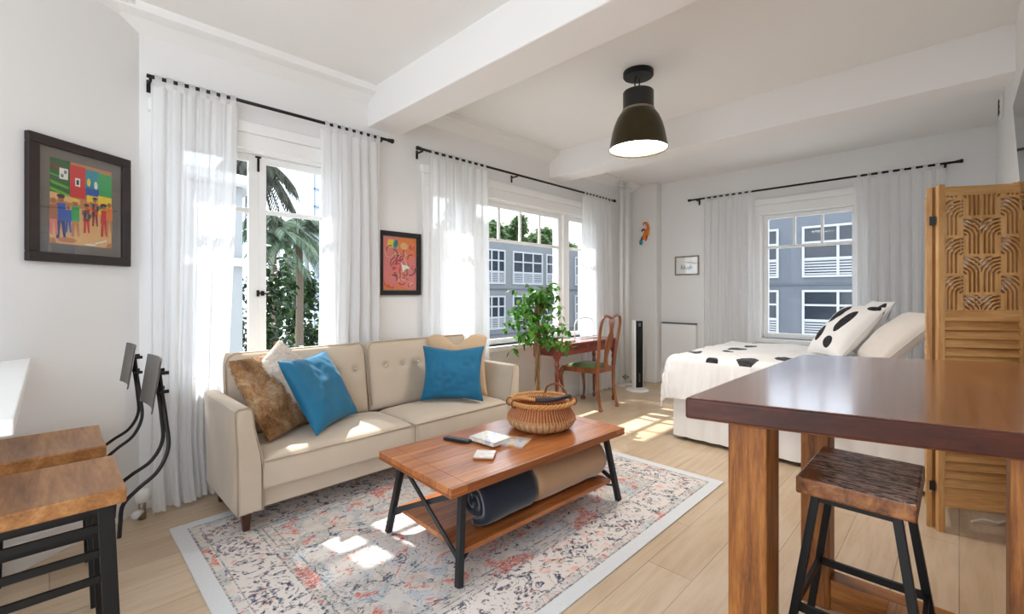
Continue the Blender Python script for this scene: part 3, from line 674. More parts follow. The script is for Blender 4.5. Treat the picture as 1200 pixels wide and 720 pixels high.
# ------------------------------------------------------------------ sofa
SX0, SX1, SY0, SY1 = 0.68, 2.78, 2.65, 3.33
sofa = thing('sofa', 'beige velvet sofa with button-tufted back and dark wood legs', 'sofa', ((SX0 + SX1) / 2, 3.0, 0.0)); 
W = dict(parent=sofa, world=True)
MB().box(SX0 + 0.09, SX1 - 0.09, SY0 + 0.035, SY1 - 0.02, 0.14, 0.28).build('base_rail', M['velvet'], bevel=0.015, seg=3, **W)
def slab(x0, x1, y0, y1, z0, z1, p=8.0, puff=0.02, nu=36, nv=26):
    """upholstered seat block with crowned top"""
    cx, cy = (x0 + x1) / 2, (y0 + y1) / 2; hw, hd = (x1 - x0) / 2, (y1 - y0) / 2
    b = MB()
    def sq(q): return math.copysign(abs(q) ** 0.75, q)
    def top(i, j):
        u = sq(2 * i - 1); v = sq(2 * j - 1)
        r = max(0.0, (1 - abs(u) ** p) * (1 - abs(v) ** p))
        z = z1 - 0.028 * (1 - r ** 0.5) + puff * (1 - u * u) * (1 - v * v) + 0.004 * noise.noise((i * 6 + cx * 3, j * 5, 2))
        return (cx + hw * u, cy + hd * v, z)
    b.grid(nu, nv, top)
    idx = [i for i in range(nu)] + [(j + 1) * nu - 1 for j in range(1, nv)] + [(nv - 1) * nu + i for i in range(nu - 2, -1, -1)] + [j * nu for j in range(nv - 2, 0, -1)]
    k = len(b.v)
    for i in idx: b.v.append((b.v[i][0], b.v[i][1], z0))
    n = len(idx)
    for q in range(n): b.f.append((idx[q], k + q, k + (q + 1) % n, idx[(q + 1) % n])); b.mi.append(0)
    b.f.append(tuple(range(k, k + n))); b.mi.append(0)
    return b
xm = (SX0 + SX1) / 2 + 0.02
for x0, x1 in ((SX0 + 0.125, xm - 0.003), (xm + 0.003, SX1 - 0.125)):
    c = slab(x0, x1, SY0, 3.16, 0.255, 0.425).build('seat_cushion', M['velvet'], smooth=False, **W)
    for p in c.data.polygons: p.use_smooth = True
    e = c.modifiers.new('es', 'EDGE_SPLIT'); e.split_angle = math.radians(50)
    zf = 0.40
    cm = MB().tube([(x0, 3.1, zf), (x0, SY0 - 0.002, zf), (x1, SY0 - 0.002, zf), (x1, 3.1, zf)], 0.004, 8).build('piping', M['piping'], parent=c, smooth=True)
    cm.data.transform(ROOTM[sofa.name].inverted())
# back cushions
def backcush(x0, x1, buttons):
    z0, z1 = 0.40, 0.925
    cx = (x0 + x1) / 2; hw = (x1 - x0) / 2
    nu, nv = 70, 40
    def face(sgn):
        def fn(i, j):
            u = 2 * i - 1; v = 2 * j - 1
            u = math.copysign(abs(u) ** 0.8, u); v = math.copysign(abs(v) ** 0.8, v)
            rr = max(0.0, (1 - abs(u) ** 7) * (1 - abs(v) ** 7)) ** 0.5
            z = z0 + (z1 - z0) * (v * 0.5 + 0.5); x = cx + hw * u
            # round the upper corners
            if v > 0.55:
                k = (v - 0.55) / 0.45; x = cx + hw * u * (1 - 0.045 * k ** 3)
            th = 0.055 * rr + 0.002
            if sgn < 0:
                th += 0.022 * (1 - u * u) * (1 - v * v)
                for bx_ in buttons:
                    d2 = (x - bx_) ** 2 + (z - 0.735) ** 2; th -= 0.02 * math.exp(-d2 / 0.0007) * rr
            y = 3.14 + 0.06 + (z - z0) * 0.155 + sgn * th
            return (x, y, z)
        return fn
    b = MB().grid(nu, nv, face(-1)).grid(nu, nv, face(1))
    idx = [i for i in range(nu)] + [(j + 1) * nu - 1 for j in range(1, nv)] + [(nv - 1) * nu + i for i in range(nu - 2, -1, -1)] + [j * nu for j in range(nv - 2, 0, -1)]
    k = nu * nv; n = len(idx)
    for q in range(n): b.f.append((idx[q], idx[(q + 1) % n], k + idx[(q + 1) % n], k + idx[q])); b.mi.append(0)
    o = b.build('back_cushion', M['velvet'], smooth=True, **W)
    for bx_ in buttons:
        yb = 3.2 + 0.335 * 0.155 - 0.06
        d = MB().lathe([(0, -0.004), (0.011, -0.003), (0.012, 0.002), (0.007, 0.006), (0, 0.007)], 0, 0, 14)
        m = Matrix.Translation((bx_, yb - 0.003, 0.735)) @ Matrix.Rotation(PI / 2, 4, 'X')
        d.v = [tuple(m @ Vector(p)) for p in d.v]
        q = d.build('button', M['velvet'], parent=o, smooth=True); q.data.transform(ROOTM[sofa.name].inverted())
    zz = z1 - 0.004; y = lambda z: 3.2 + (z - z0) * 0.155 - 0.035
    pts = [(x0 + 0.006, y(z), z) for z in (0.45, 0.6, 0.75, 0.86)] + [(x0 + 0.02, y(.9), 0.897), (x0 + 0.055, y(zz), zz)] + [(x0 + 0.055 + (x1 - x0 - 0.11) * k / 6, y(zz), zz) for k in range(1, 7)] + [(x1 - 0.02, y(.9), 0.897)] + [(x1 - 0.006, y(z), z) for z in (0.86, 0.75, 0.6, 0.45)]
    q = MB().tube(pts, 0.0036, 8).build('piping', M['piping'], parent=o, smooth=True); q.data.transform(ROOTM[sofa.name].inverted())
backcush(SX0 + 0.075, xm - 0.05, [xm - 0.05 - 0.11 - 0.145 * k for k in range(6)])
backcush(xm - 0.044, SX1 - 0.075, [xm - 0.044 + 0.14 + 0.145 * k for k in range(6)])
MB().box(SX0 + 0.1, SX1 - 0.1, 3.25, 3.345, 0.14, 0.62).build('back_frame', M['velvet'], bevel=0.015, **W)
for sgn in (-1, 1):
    xo = SX0 if sgn < 0 else SX1
    pr = [(0.0, 0.14), (0.0, 0.30), (-0.004, 0.50), (-0.012, 0.66), (-0.01, 0.685), (0.005, 0.697), (0.045, 0.70), (0.062, 0.692), (0.068, 0.675), (0.078, 0.60), (0.095, 0.52), (0.115, 0.44), (0.122, 0.36), (0.122, 0.14)]
    b = MB(); secs = [SY0 - 0.002, SY0 + 0.012, 2.8, 3.0, 3.2, 3.32, 3.345]; ins = [0.012, 0, 0, 0, 0, 0, 0.012]
    n = len(pr); cxp = 0.06; czp = 0.42
    for yy, q in zip(secs, ins):
        for (px, pz) in pr:
            px2 = cxp + (px - cxp) * (1 - q / 0.06); pz2 = czp + (pz - czp) * (1 - q / 0.28)
            b.v.append((xo - sgn * px2, yy, pz2))
    for k in range(len(secs) - 1):
        for i in range(n): b.f.append((k * n + i, k * n + (i + 1) % n, (k + 1) * n + (i + 1) % n, (k + 1) * n + i)); b.mi.append(0)
    b.f.append(tuple(range(n))); b.f.append(tuple(range((len(secs) - 1) * n, len(secs) * n))); b.mi += [0, 0]
    a = b.build('arm', M['velvet'], smooth=True, **W)
    e = a.modifiers.new('es', 'EDGE_SPLIT'); e.split_angle = math.radians(42)
    pts = [(xo - sgn * px, SY0 + 0.003, pz) for px, pz in pr[1:-1]]
    q = MB().tube([(xo - sgn * 0.0, SY0 + 0.003, 0.145)] + pts + [(xo - sgn * 0.122, SY0 + 0.003, 0.145)], 0.0034, 8).build('piping', M['piping'], parent=a, smooth=True); q.data.transform(ROOTM[sofa.name].inverted())
    for yy in (2.77, 3.27):
        x = xo - sgn * 0.07; s2 = -sgn * 0
        b = MB(); m = 0.008
        b.raw([(x - 0.016, yy - 0.016, m), (x + 0.016, yy - 0.016, m), (x + 0.016, yy + 0.016, m), (x - 0.016, yy + 0.016, m), (x - 0.028, yy - 0.028, 0.15), (x + 0.028, yy - 0.028, 0.15), (x + 0.028, yy + 0.028, 0.15), (x - 0.028, yy + 0.028, 0.15)], [(0, 3, 2, 1), (4, 5, 6, 7), (0, 1, 5, 4), (1, 2, 6, 5), (2, 3, 7, 6), (3, 0, 4, 7)])
        b.build('leg', M['leg'], bevel=0.004, **W)

# ------------------------------------------------------------------ throw pillows
def cushion(name, label, mat, BL, BR, up, thick=0.08, seed=1, chop=0.0, n=44, wr=0.006, fur=None, group='throw pillows on the sofa', pinch=0.07, cat='pillow', parent_label=None, mats=None, sag=0.0):
    BL = Vector(BL); BR = Vector(BR); up = Vector(up); ex = (BR - BL); w = ex.length; h = up.length
    ex.normalize(); uz = (up - ex * up.dot(ex)).normalized(); nn = ex.cross(uz).normalized()      # nn = front normal (towards -uz x ex)
    c = (BL + BR) / 2 + uz * h / 2
    t = thing(name, label, cat, tuple((BL + BR) / 2), 0, group)
    def S(sgn):
        def fn(i, j):
            u = 2 * i - 1; v = 2 * j - 1
            u = math.copysign(abs(u) ** 0.85, u); v = math.copysign(abs(v) ** 0.85, v)
            e = max(0.0, (1 - u * u) * (1 - v * v))
            x = u * (1 - pinch * (1 - v * v) * u * u); y = v * (1 - pinch * (1 - u * u) * v * v)
            if chop: y -= chop * math.exp(-(u / 0.33) ** 2) * ((v + 1) / 2) ** 4
            if chop > 0.2: y -= 0.20 * abs(u) ** 5 * ((v + 1) / 2) ** 4
            if sag: y -= sag * (1 - u * u) * ((v + 1) / 2) ** 2 * 0.4
            th = thick * e ** 0.42 + 0.003
            nz = noise.noise((u * 1.7 + seed, v * 1.7, seed * 2.3)); nz2 = noise.noise((u * 5 + seed, v * 5, seed))
            th += (wr * 2 * nz + wr * nz2) * e ** 0.5
            return c + ex * (x * w / 2) + uz * (y * h / 2) + nn * (sgn * th)
        return fn
    b = MB().grid(n, n, S(1)).grid(n, n, S(-1))
    idx = [i for i in range(n)] + [(j + 1) * n - 1 for j in range(1, n)] + [(n - 1) * n + i for i in range(n - 2, -1, -1)] + [j * n for j in range(n - 2, 0, -1)]
    k = n * n; m = len(idx)
    for q in range(m): b.f.append((idx[q], idx[(q + 1) % m], k + idx[(q + 1) % m], k + idx[q])); b.mi.append(0)
    o = b.build('cover', mat, t, world=True, smooth=True)
    at = o.data.attributes.new('cuv', 'FLOAT_VECTOR', 'POINT')
    for q in range(2 * k):
        u = 2 * (q % n) / (n - 1) - 1; v = 2 * ((q % k) // n) / (n - 1) - 1
        at.data[q].vector = (math.copysign(abs(u) ** 0.85, u), math.copysign(abs(v) ** 0.85, v), 1 if q < k else -1)
    pts = [b.v[i] for i in idx] + [b.v[idx[0]]]
    if fur is None:
        ctr = [((Vector(b.v[i]) + Vector(b.v[k + i])) / 2) for i in idx]; ctr.append(ctr[0])
        MB().tube(ctr, 0.004, 6, cap=False).build('seam', mat, t, world=True, smooth=True)
    else:
        rr = random.Random(seed); fb = MB()
        f1 = S(1); f2 = S(-1)
        for q in range(fur):
            i, j = rr.random(), rr.random(); fn = f1 if rr.random() < 0.75 else f2; sg = 1 if fn is f1 else -1
            p = fn(i, j); side = Vector((rr.uniform(-1, 1), rr.uniform(-1, 1), rr.uniform(-1, 1))) * 0.0022
            L = rr.uniform(0.014, 0.03)
            tip = p + nn * sg * L * 0.55 - uz * L * rr.uniform(0.2, 0.9) + ex * L * rr.uniform(-0.7, 0.7)
            fb.raw([p - side, p + side, tip], [(0, 1, 2)])
        fb.build('fur', mat, t, world=True, fix=False)
    return t
cushion('throw_pillow', 'blue velvet throw pillow leaning on the tan fur pillow', M['blue'], (1.12, 2.74, 0.45), (1.53, 3.03, 0.455), (-0.155, 0.20, 0.435), 0.075, 2, pinch=0.10, wr=0.009)
cushion('throw_pillow', 'tan fur throw pillow against the left sofa arm', M['tanfur'], (0.895, 2.84, 0.445), (1.235, 3.11, 0.445), (-0.20, 0.17, 0.455), 0.075, 5, fur=12000, pinch=0.04, wr=0.012)
cushion('throw_pillow', 'cream fur throw pillow tucked behind the tan fur pillow', M['creamfur'], (1.10, 3.02, 0.49), (1.33, 3.07, 0.72), (-0.27, 0.06, 0.30), 0.05, 8, fur=5000, pinch=0.03)
cushion('throw_pillow', 'blue velvet throw pillow upright in front of the sand coloured pillow', M['blue'], (2.06, 3.04, 0.45), (2.40, 2.68, 0.45), (0.07, 0.07, 0.42), 0.08, 12, chop=0.05, pinch=0.12, wr=0.009)
cushion('throw_pillow', 'sand coloured throw pillow with pinched top behind the blue one', M['beigecush'], (2.17, 3.13, 0.45), (2.555, 2.80, 0.45), (0.09, 0.09, 0.52), 0.065, 15, chop=0.34, pinch=0.10)

# ------------------------------------------------------------------ coffee table
ct = thing('coffee_table', 'wooden coffee table with lower shelf and black crossed metal legs', 'coffee table', (1.887, 1.858, 0.0), math.radians(-2.3))
TX, TY, TZ = 0.665, 0.33, 0.455
MB().box(-TX + 0.09, TX - 0.09, -TY + 0.004, TY - 0.004, TZ - 0.03, TZ).box(-TX, -TX + 0.09, -TY, TY, TZ - 0.03, TZ).box(TX - 0.09, TX, -TY, TY, TZ - 0.03, TZ).build('tabletop', M['ctTop'], ct, bevel=0.003)
MB().box(-TX + 0.0885, TX - 0.0885, -TY, -TY + 0.02, TZ - 0.042, TZ - 0.0005).box(-TX + 0.0885, TX - 0.0885, TY - 0.02, TY, TZ - 0.042, TZ - 0.0005).box(-TX - 0.001, -TX + 0.089, -TY - 0.001, TY + 0.001, TZ - 0.042, TZ - 0.029).box(TX - 0.089, TX + 0.001, -TY - 0.001, TY + 0.001, TZ - 0.042, TZ - 0.029).build('apron', M['ctEdge'], ct, bevel=0.002)
MB().box(-0.572, 0.572, -0.29, 0.29, 0.122, 0.147).build('shelf', M['ctTop'], ct, bevel=0.003)
for sx in (-1, 1):
    tops = []
    for sy in (-1, 1):
        a = Vector((sx * 0.555, sy * 0.262, TZ - 0.042)); c = Vector((sx * 0.615, sy * 0.318, 0.010))
        MB().bar(a, c, 0.03, 0.03, up=(0, 1, 0)).build('leg', M['gunmetal'], ct, bevel=0.002)
        tops.append((a, c))
    b = MB(); L = lambda s_, q: tops[s_][0].lerp(tops[s_][1], q)
    b.bar(L(0, 0.06) , L(1, 0.72), 0.008, 0.026, up=(0, 0, 1)); b.bar(L(1, 0.06) + Vector((sx * .008, 0, 0)), L(0, 0.72) + Vector((sx * .008, 0, 0)), 0.008, 0.026, up=(0, 0, 1))
    b.build('cross_brace', M['gunmetal'], ct)
    MB().bar(L(0, 0.0) + Vector((0, 0, -0.004)), L(1, 0.0) + Vector((0, 0, -0.004)), 0.03, 0.012).build('top_bar', M['gunmetal'], ct)
    for k, sy in enumerate((-1, 1)):
        MB().bar((sx * 0.54, sy * 0.275, 0.117), L(k, 0.775), 0.02, 0.008).build('shelf_bracket', M['gunmetal'], ct)

# things on the coffee table
t = thing('remote_control', 'black remote control on the coffee table', 'remote', (1.635, 2.045, TZ), math.radians(-72))
MB().box(-0.085, 0.085, -0.022, 0.022, 0, 0.017).build('body', plain('remote_plastic', (30, 30, 34), 0.35), t, bevel=0.005)
b = MB()
for i in range(9):
    for j in (-1, 0, 1): b.lathe([(0, 0.0165), (0.0045, 0.0165), (0.004, 0.0195), (0, 0.0195)], -0.072 + i * 0.017, j * 0.0125, 8)
b.build('buttons', plain('remote_buttons', (120, 122, 128), 0.5), t)
def book(label, cx, cy, z, rz, w, h, th, cover, group='books on the coffee table'):
    t = thing('book', label, 'book', (cx, cy, z), rz, group)
    MB().box(-w / 2, w / 2, -h / 2, h / 2, 0, 0.002).box(-w / 2, w / 2, -h / 2, h / 2, th - 0.002, th).box(-w / 2, -w / 2 + 0.003, -h / 2, h / 2, 0, th).build('cover', cover, t)
    MB().box(-w / 2 + 0.004, w / 2 - 0.004, -h / 2 + 0.004, h / 2 - 0.004, 0.002, th - 0.002).build('pages', plain('paper', (232, 228, 218), 0.8), t)
    return t
def cover_mat(name, base, a, b_):
    t = NT(name); v = t.coord(); n = t.noise(v, 14, 3, 0.6, 0.8)
    col = t.ramp(n, [(0.40, srgb(*a)), (0.47, srgb(*base)), (0.56, srgb(*base)), (0.64, srgb(*b_))])
    t.bsdf(col, 0.3, Coat_Weight=0.2); return t.done()
book('thin pale magazine lying beneath the white book on the coffee table', 1.835, 1.825, TZ, math.radians(22), 0.16, 0.22, 0.009, cover_mat('magazine_cover', (206, 206, 210), (226, 176, 110), (150, 166, 190)))
bk1 = book('white covered book on top of the pale magazine', 1.755, 1.90, TZ + 0.0095, math.radians(4), 0.145, 0.19, 0.022, cover_mat('book_cover', (232, 232, 226), (196, 200, 212), (222, 206, 160)))
t = thing('coaster', 'square pale stone coaster stack on cork at the front of the books', 'coaster', (1.58, 1.75, TZ), math.radians(38))
MB().box(-0.052, 0.052, -0.052, 0.052, 0, 0.008).build('cork_base', plain('cork', (170, 112, 62), 0.8), t, bevel=0.012, seg=3)
MB().box(-0.052, 0.052, -0.052, 0.052, 0.008, 0.017).build('stone_top', cover_mat('marble', (226, 216, 206), (206, 196, 188), (236, 230, 224)), t, bevel=0.003)

# basket
bt = thing('basket', 'round woven bolga basket with dark wrapped handle on the coffee table', 'basket', (2.175, 1.88, TZ))
prof = [(0.0, 0.004), (0.13, 0.0), (0.165, 0.008), (0.20, 0.03), (0.218, 0.06), (0.213, 0.085), (0.193, 0.115), (0.180, 0.135), (0.185, 0.155), (0.205, 0.17)]
innp = [(r_ - 0.010, z_ + 0.006) for r_, z_ in reversed(prof[1:])] + [(0.0, 0.012)]
t2 = NT('woven_straw')
c = t2.add('ShaderNodeTexCoord'); sp = t2.add('ShaderNodeSeparateXYZ'); t2.l.new(c.outputs['Object'], sp.inputs[0])
an = t2.math('ARCTAN2', sp.outputs[1], sp.outputs[0])
st = t2.math('SINE', t2.math('MULTIPLY', an, 70.0)); rows = t2.math('SINE', t2.math('MULTIPLY', sp.outputs[2], 900.0))
wv = t2.math('MULTIPLY', st, rows)
bandm = t2.math('MULTIPLY', t2.math('GREATER_THAN', sp.outputs[2], 0.085), t2.math('LESS_THAN', sp.outputs[2], 0.158))
strp = t2.math('MULTIPLY', t2.math('GREATER_THAN', st, -0.1), bandm)
nz = t2.noise(c.outputs['Object'], 22, 3)
base = t2.mix(nz, srgb(176, 124, 78), srgb(208, 162, 112))
lowb = t2.math('MULTIPLY', t2.math('LESS_THAN', sp.outputs[2], 0.07), t2.math('GREATER_THAN', t2.math('SINE', t2.math('MULTIPLY', an, 35.0)), 0.3))
col = t2.mix(strp, base, srgb(176, 84, 44)); col = t2.mix(t2.math('MULTIPLY', lowb, 0.6), col, srgb(228, 196, 152))
t2.bsdf(col, 0.75, 0, t2.bump(t2.math('ADD', st, t2.math('MULTIPLY', wv, 0.5)), 0.7, 0.004)); straw = t2.done()
bb = MB().lathe(prof + innp, 0, 0, 128, cap=False).build('body', straw, bt, smooth=True)
strawrim = plain('straw_rim', (196, 140, 80), 0.7, nscale=120, nstr=0.3, var=0.3)
b = MB(); pts = []
for k in range(3):
    ring = [((0.200 + 0.008 * math.cos(14 * 2 * PI * q / 160 + k * 2.1)) * math.cos(2 * PI * q / 160), (0.200 + 0.008 * math.cos(14 * 2 * PI * q / 160 + k * 2.1)) * math.sin(2 * PI * q / 160), 0.172 + 0.008 * math.sin(14 * 2 * PI * q / 160 + k * 2.1)) for q in range(161)]
    b.tube(ring, 0.008, 6, cap=False)
b.build('rim', strawrim, bt, smooth=True)
# fold-down handle lying along the rim towards the camera
def arc(a0, a1, rad, z0, zm, n=24, flat=1.0):
    return [(rad * math.cos(a0 + (a1 - a0) * k / n), rad * math.sin(a0 + (a1 - a0) * k / n), z0 + (zm - z0) * math.sin(PI * k / n)) for k in range(n + 1)]
cam_a = math.radians(225 - 4)
hA = spline([(0.19 * math.cos(cam_a - 1.35), 0.19 * math.sin(cam_a - 1.35), 0.18), (0.17 * math.cos(cam_a - 0.9), 0.17 * math.sin(cam_a - 0.9), 0.21), (0.145 * math.cos(cam_a - 0.35), 0.145 * math.sin(cam_a - 0.35), 0.205), (0.15 * math.cos(cam_a + .1), 0.15 * math.sin(cam_a + .1), 0.205), (0.17 * math.cos(cam_a + 0.6), 0.17 * math.sin(cam_a + .6), 0.212), (0.185 * math.cos(cam_a + 1.15), 0.185 * math.sin(cam_a + 1.15), 0.215), (0.19 * math.cos(cam_a + 1.5), 0.19 * math.sin(cam_a + 1.5), 0.18)], 8)
n = len(hA)
MB().tube(hA, 0.010, 10).build('handle', strawrim, bt, smooth=True)
MB().tube(hA[int(n * .38):int(n * .88)], 0.0135, 12).build('handle_wrap', plain('dark_leather', (34, 36, 46), 0.5, nscale=200, nstr=0.4), bt, smooth=True)
hB = spline([(0.19 * math.cos(q), 0.19 * math.sin(q), z) for q, z in ((cam_a + 2.1, 0.18), (cam_a + 2.2, 0.215), (cam_a + 2.55, 0.245), (cam_a + 2.9, 0.225), (cam_a + 3.0, 0.18))], 6)
MB().tube(hB, 0.007, 8).build('handle_loop', plain('brown_reed', (120, 72, 34), 0.6, nscale=100), bt, smooth=True)
for q in (cam_a - 1.35, cam_a + 1.5, cam_a - 0.95):
    ctr = Vector((0.2 * math.cos(q), 0.2 * math.sin(q), 0.172)); rad = Vector((math.cos(q), math.sin(q), 0))
    MB().tube([ctr + rad * 0.021 * math.cos(a) + Vector((0, 0, 0.024 * math.sin(a))) for a in [2 * PI * k / 14 for k in range(15)]], 0.004, 6, cap=False).build('binding', plain('reed_binding', (110, 76, 40), 0.6), bt, smooth=True)

# rolled blankets on the shelf
def roll(label, x0, x1, yc, z0, R, sq, mat, seed, turns=3.2, rz=0.0, end=0.03):
    t = thing('rolled_blanket', label, 'blanket', ((x0 + x1) / 2, yc, z0), rz, 'rolled blankets on the coffee table shelf')
    n = int(turns * 30); th = R / turns * 0.62
    def sec(rad_in):
        return
    pts = []
    for k in range(n + 1):
        a = 2 * PI * turns * k / n; r_ = R * (0.16 + 0.84 * k / n) - th / 2
        pts.append((a, r_))
    L = (x1 - x0) / 2; xs = [-L, -L + end * .4, -L + end, -L * .5, 0, L * .5, L - end, L - end * .4, L]
    b = MB()
    for side in (0, 1):
        def fn(i, j, side=side):
            a, r_ = pts[min(n, int(round(i * n)))]; x = xs[int(round(j * (len(xs) - 1)))]
            edge = min(1.0, (L - abs(x)) / end); sh = (1 - 0.10 * (1 - math.sqrt(max(0, 1 - (1 - edge) ** 2))))
            w = 0.010 * noise.noise((x * 6 + seed, math.cos(a) * 1.5, math.sin(a) * 1.5 + a * 0.1))
            rr = (r_ + (th / 2 if side else -th / 2)) * sh + w
            xx = x + 0.012 * noise.noise((a * 0.8, seed, x)) + 0.02 * (1 - r_ / R) * (-1 if x < 0 else 1) * (-0.3)
            sa = a - 0.5 * PI - 2 * PI * turns
            return (xx, rr * math.cos(sa) * 1.06, max(0.003, R * sq + rr * math.sin(sa) * sq))
        b.grid(n + 1, len(xs), fn)
    m = (n + 1) * len(xs); nu = n + 1
    for i in range(n):
        for row in (0, len(xs) - 1):
            p = row * nu + i; b.f.append((p, p + 1, m + p + 1, m + p)); b.mi.append(0)
    for row in range(len(xs) - 1):
        for i in (0, n):
            p = row * nu + i; b.f.append((p, p + nu, m + p + nu, m + p)); b.mi.append(0)
    o = b.build('fabric', mat, t, smooth=True)
    return t
rz = math.radians(-2.3)
roll('rolled navy blue blanket on the coffee table shelf', 1.47, 1.825, 1.715, 0.1475, 0.128, 0.93, M['navy'], 3, 2.6, rz)
roll('rolled tan fleece blanket on the coffee table shelf', 1.835, 2.44, 1.695, 0.1475, 0.132, 0.93, M['tanblanket'], 9, 3.0, rz, 0.07)

# ------------------------------------------------------------------ ficus
fx = thing('potted_ficus', 'small leafy green ficus tree with twisted trunk between sofa and desk', 'potted plant', (3.395, 2.985, 0))
MB().lathe([(0.0, 0.0), (0.10, 0.0), (0.125, 0.02), (0.14, 0.18), (0.145, 0.185), (0.145, 0.2), (0.13, 0.2), (0.125, 0.17), (0.0, 0.165)], 0, 0, 32).build('pot', plain('charcoal_pot', (74, 72, 70), 0.6), fx, smooth=False, bevel=0.003)
MB().lathe([(0.0, 0.165), (0.124, 0.165), (0.11, 0.178), (0.0, 0.182)], 0, 0, 24).build('soil', plain('soil', (52, 38, 28), 0.95, nscale=90, nstr=0.6), fx)
bark = wood('ficus_bark', (96, 70, 46), (142, 110, 76), (176, 146, 108), 'Z', 2.0, 0.8, bump=0.3)
b = MB()
for k in range(3):
    pts = [(0.018 * math.cos(2 * PI * k / 3 + z * 7.0) * (1 - 0.2 * z), 0.018 * math.sin(2 * PI * k / 3 + z * 7.0) * (1 - .2 * z), 0.16 + z) for z in [1.12 * q / 24 for q in range(25)]]
    b.tube(pts, [0.015 - 0.005 * q / 24 for q in range(25)], 8)
rr = random.Random(21); tips = []; branches = MB()
for k in range(60):
    z0 = rr.uniform(0.76, 1.30); az = rr.uniform(0, 2 * PI); L = rr.uniform(0.16, 0.34) * (1.1 if z0 < 1.0 else 0.9); rise = rr.uniform(-0.45, 0.9) if z0 < 1.0 else rr.uniform(0.0, 1.3)
    d = Vector((math.cos(az), math.sin(az), rise)).normalized()
    p0 = Vector((0, 0, z0)); p1 = p0 + d * L * 0.5 + Vector((0, 0, 0.03)); p2 = p0 + d * L + Vector((0, 0, -0.02))
    pts = spline([p0, p1, p2], 5); branches.tube(pts, [0.005 - 0.0035 * q / (len(pts) - 1) for q in range(len(pts))], 5); tips.append(pts)
for (az, L, rise, z0) in ((math.radians(135), 0.36, 0.75, 1.14), (math.radians(140), 0.36, 0.15, 0.95), (math.radians(-40), 0.33, 0.35, 0.88), (math.radians(-50), 0.30, 1.1, 1.05), (math.radians(100), 0.3, .9, 1.02)):
    d = Vector((math.cos(az), math.sin(az), rise)).normalized(); p0 = Vector((0, 0, z0)); pts = spline([p0, p0 + d * L * .5 + Vector((0, 0, .03)), p0 + d * L], 5)
    branches.tube(pts, [0.005 - 0.0035 * q / (len(pts) - 1) for q in range(len(pts))], 5); tips.append(pts)
b.build('trunk', bark, fx, smooth=True); branches.build('branches', bark, fx, smooth=True)
def leafm(name, a, b_):
    t = NT(name); g = t.add('ShaderNodeNewGeometry'); v = t.add('ShaderNodeTexWhiteNoise', noise_dimensions='1D')
    t.l.new(g.outputs['Random Per Island'], v.inputs['W'])
    col = t.mix(v.outputs[0], srgb(*a), srgb(*b_))
    p = t.add('ShaderNodeBsdfPrincipled', ins={'Base Color': col, 'Roughness': 0.35}); tr = t.add('ShaderNodeBsdfTranslucent', ins={'Color': col})
    m = t.add('ShaderNodeMixShader', ins={0: 0.3}); t.l.new(p.outputs[0], m.inputs[1]); t.l.new(tr.outputs[0], m.inputs[2]); t.l.new(m.outputs[0], t.out.inputs[0])
    return t.done()
def leaf(mb, p, d, nrm_, L, w):
    d = d.normalized(); s_ = d.cross(nrm_)
    if s_.length < 1e-3: s_ = d.cross(Vector((0.3, 0.5, 1)))
    s_.normalize(); u = s_.cross(d)
    pr = [(0, 0), (0.25, 0.8), (0.5, 1.0), (0.78, 0.62), (1.0, 0.0)]
    v = []
    for q, ww in pr: v.append(p + d * L * q - u * L * 0.18 * q * q)
    for q, ww in pr[1:-1]: v.append(p + d * L * q + s_ * w * ww / 2 + u * L * (0.05 - 0.18 * q * q))
    for q, ww in pr[1:-1]: v.append(p + d * L * q - s_ * w * ww / 2 + u * L * (0.05 - 0.18 * q * q))
    mb.raw(v, [(0, 5, 1), (5, 6, 2, 1), (6, 7, 3, 2), (7, 4, 3), (0, 1, 8), (1, 2, 9, 8), (2, 3, 10, 9), (3, 4, 10)])
lb = MB()
for pts in tips:
    for q in range(12):
        p = pts[rr.randint(3, len(pts) - 1)] + Vector((rr.uniform(-.02, .02), rr.uniform(-.02, .02), rr.uniform(-.02, .02)))
        d = Vector((rr.uniform(-1, 1), rr.uniform(-1, 1), rr.uniform(-1.3, 0.3)))
        leaf(lb, p, d, Vector((rr.uniform(-.6, .6), rr.uniform(-.6, .6), 1)), rr.uniform(0.055, 0.085), rr.uniform(0.032, 0.046))
lb.build('foliage', leafm('ficus_leaf', (34, 88, 24), (104, 166, 56)), fx, fix=False, smooth=True)

# ------------------------------------------------------------------ desk
dx0, dx1, dy0, dy1 = 3.68, 4.88, 2.96, 3.34
dk = thing('desk', 'slim dark cherry wood desk with turned legs under the wide window', 'desk', ((dx0 + dx1) / 2, (dy0 + dy1) / 2, 0)); W = dict(parent=dk, world=True)
MB().box(dx0, dx1, dy0, dy1, 0.738, 0.762).build('desk_top', M['cherry'], bevel=0.006, **W)
MB().box(dx0 + 0.05, dx1 - 0.05, dy0 + 0.03, dy0 + 0.05, 0.635, 0.738).box(dx0 + 0.05, dx1 - 0.05, dy1 - 0.05, dy1 - 0.03, 0.635, 0.738).box(dx0 + 0.04, dx0 + 0.06, dy0 + 0.04, dy1 - 0.04, 0.635, 0.738).box(dx1 - 0.06, dx1 - 0.04, dy0 + 0.04, dy1 - 0.04, 0.635, 0.738).build('apron', M['cherry'], **W)
lp = [(0.0, 0), (0.014, 0), (0.020, 0.03), (0.012, 0.06), (0.016, 0.10), (0.019, 0.25), (0.024, 0.45), (0.018, 0.50), (0.026, 0.54), (0.018, 0.575), (0.027, 0.60), (0.027, 0.62), (0.0, 0.62)]
for x in (dx0 + 0.055, dx1 - 0.055):
    for y in (dy0 + 0.05, dy1 - 0.05):
        MB().lathe(lp, x, y, 16).box(x - 0.027, x + 0.027, y - 0.027, y + 0.027, 0.61, 0.738).build('leg', M['cherryZ'], smooth=False, **W)
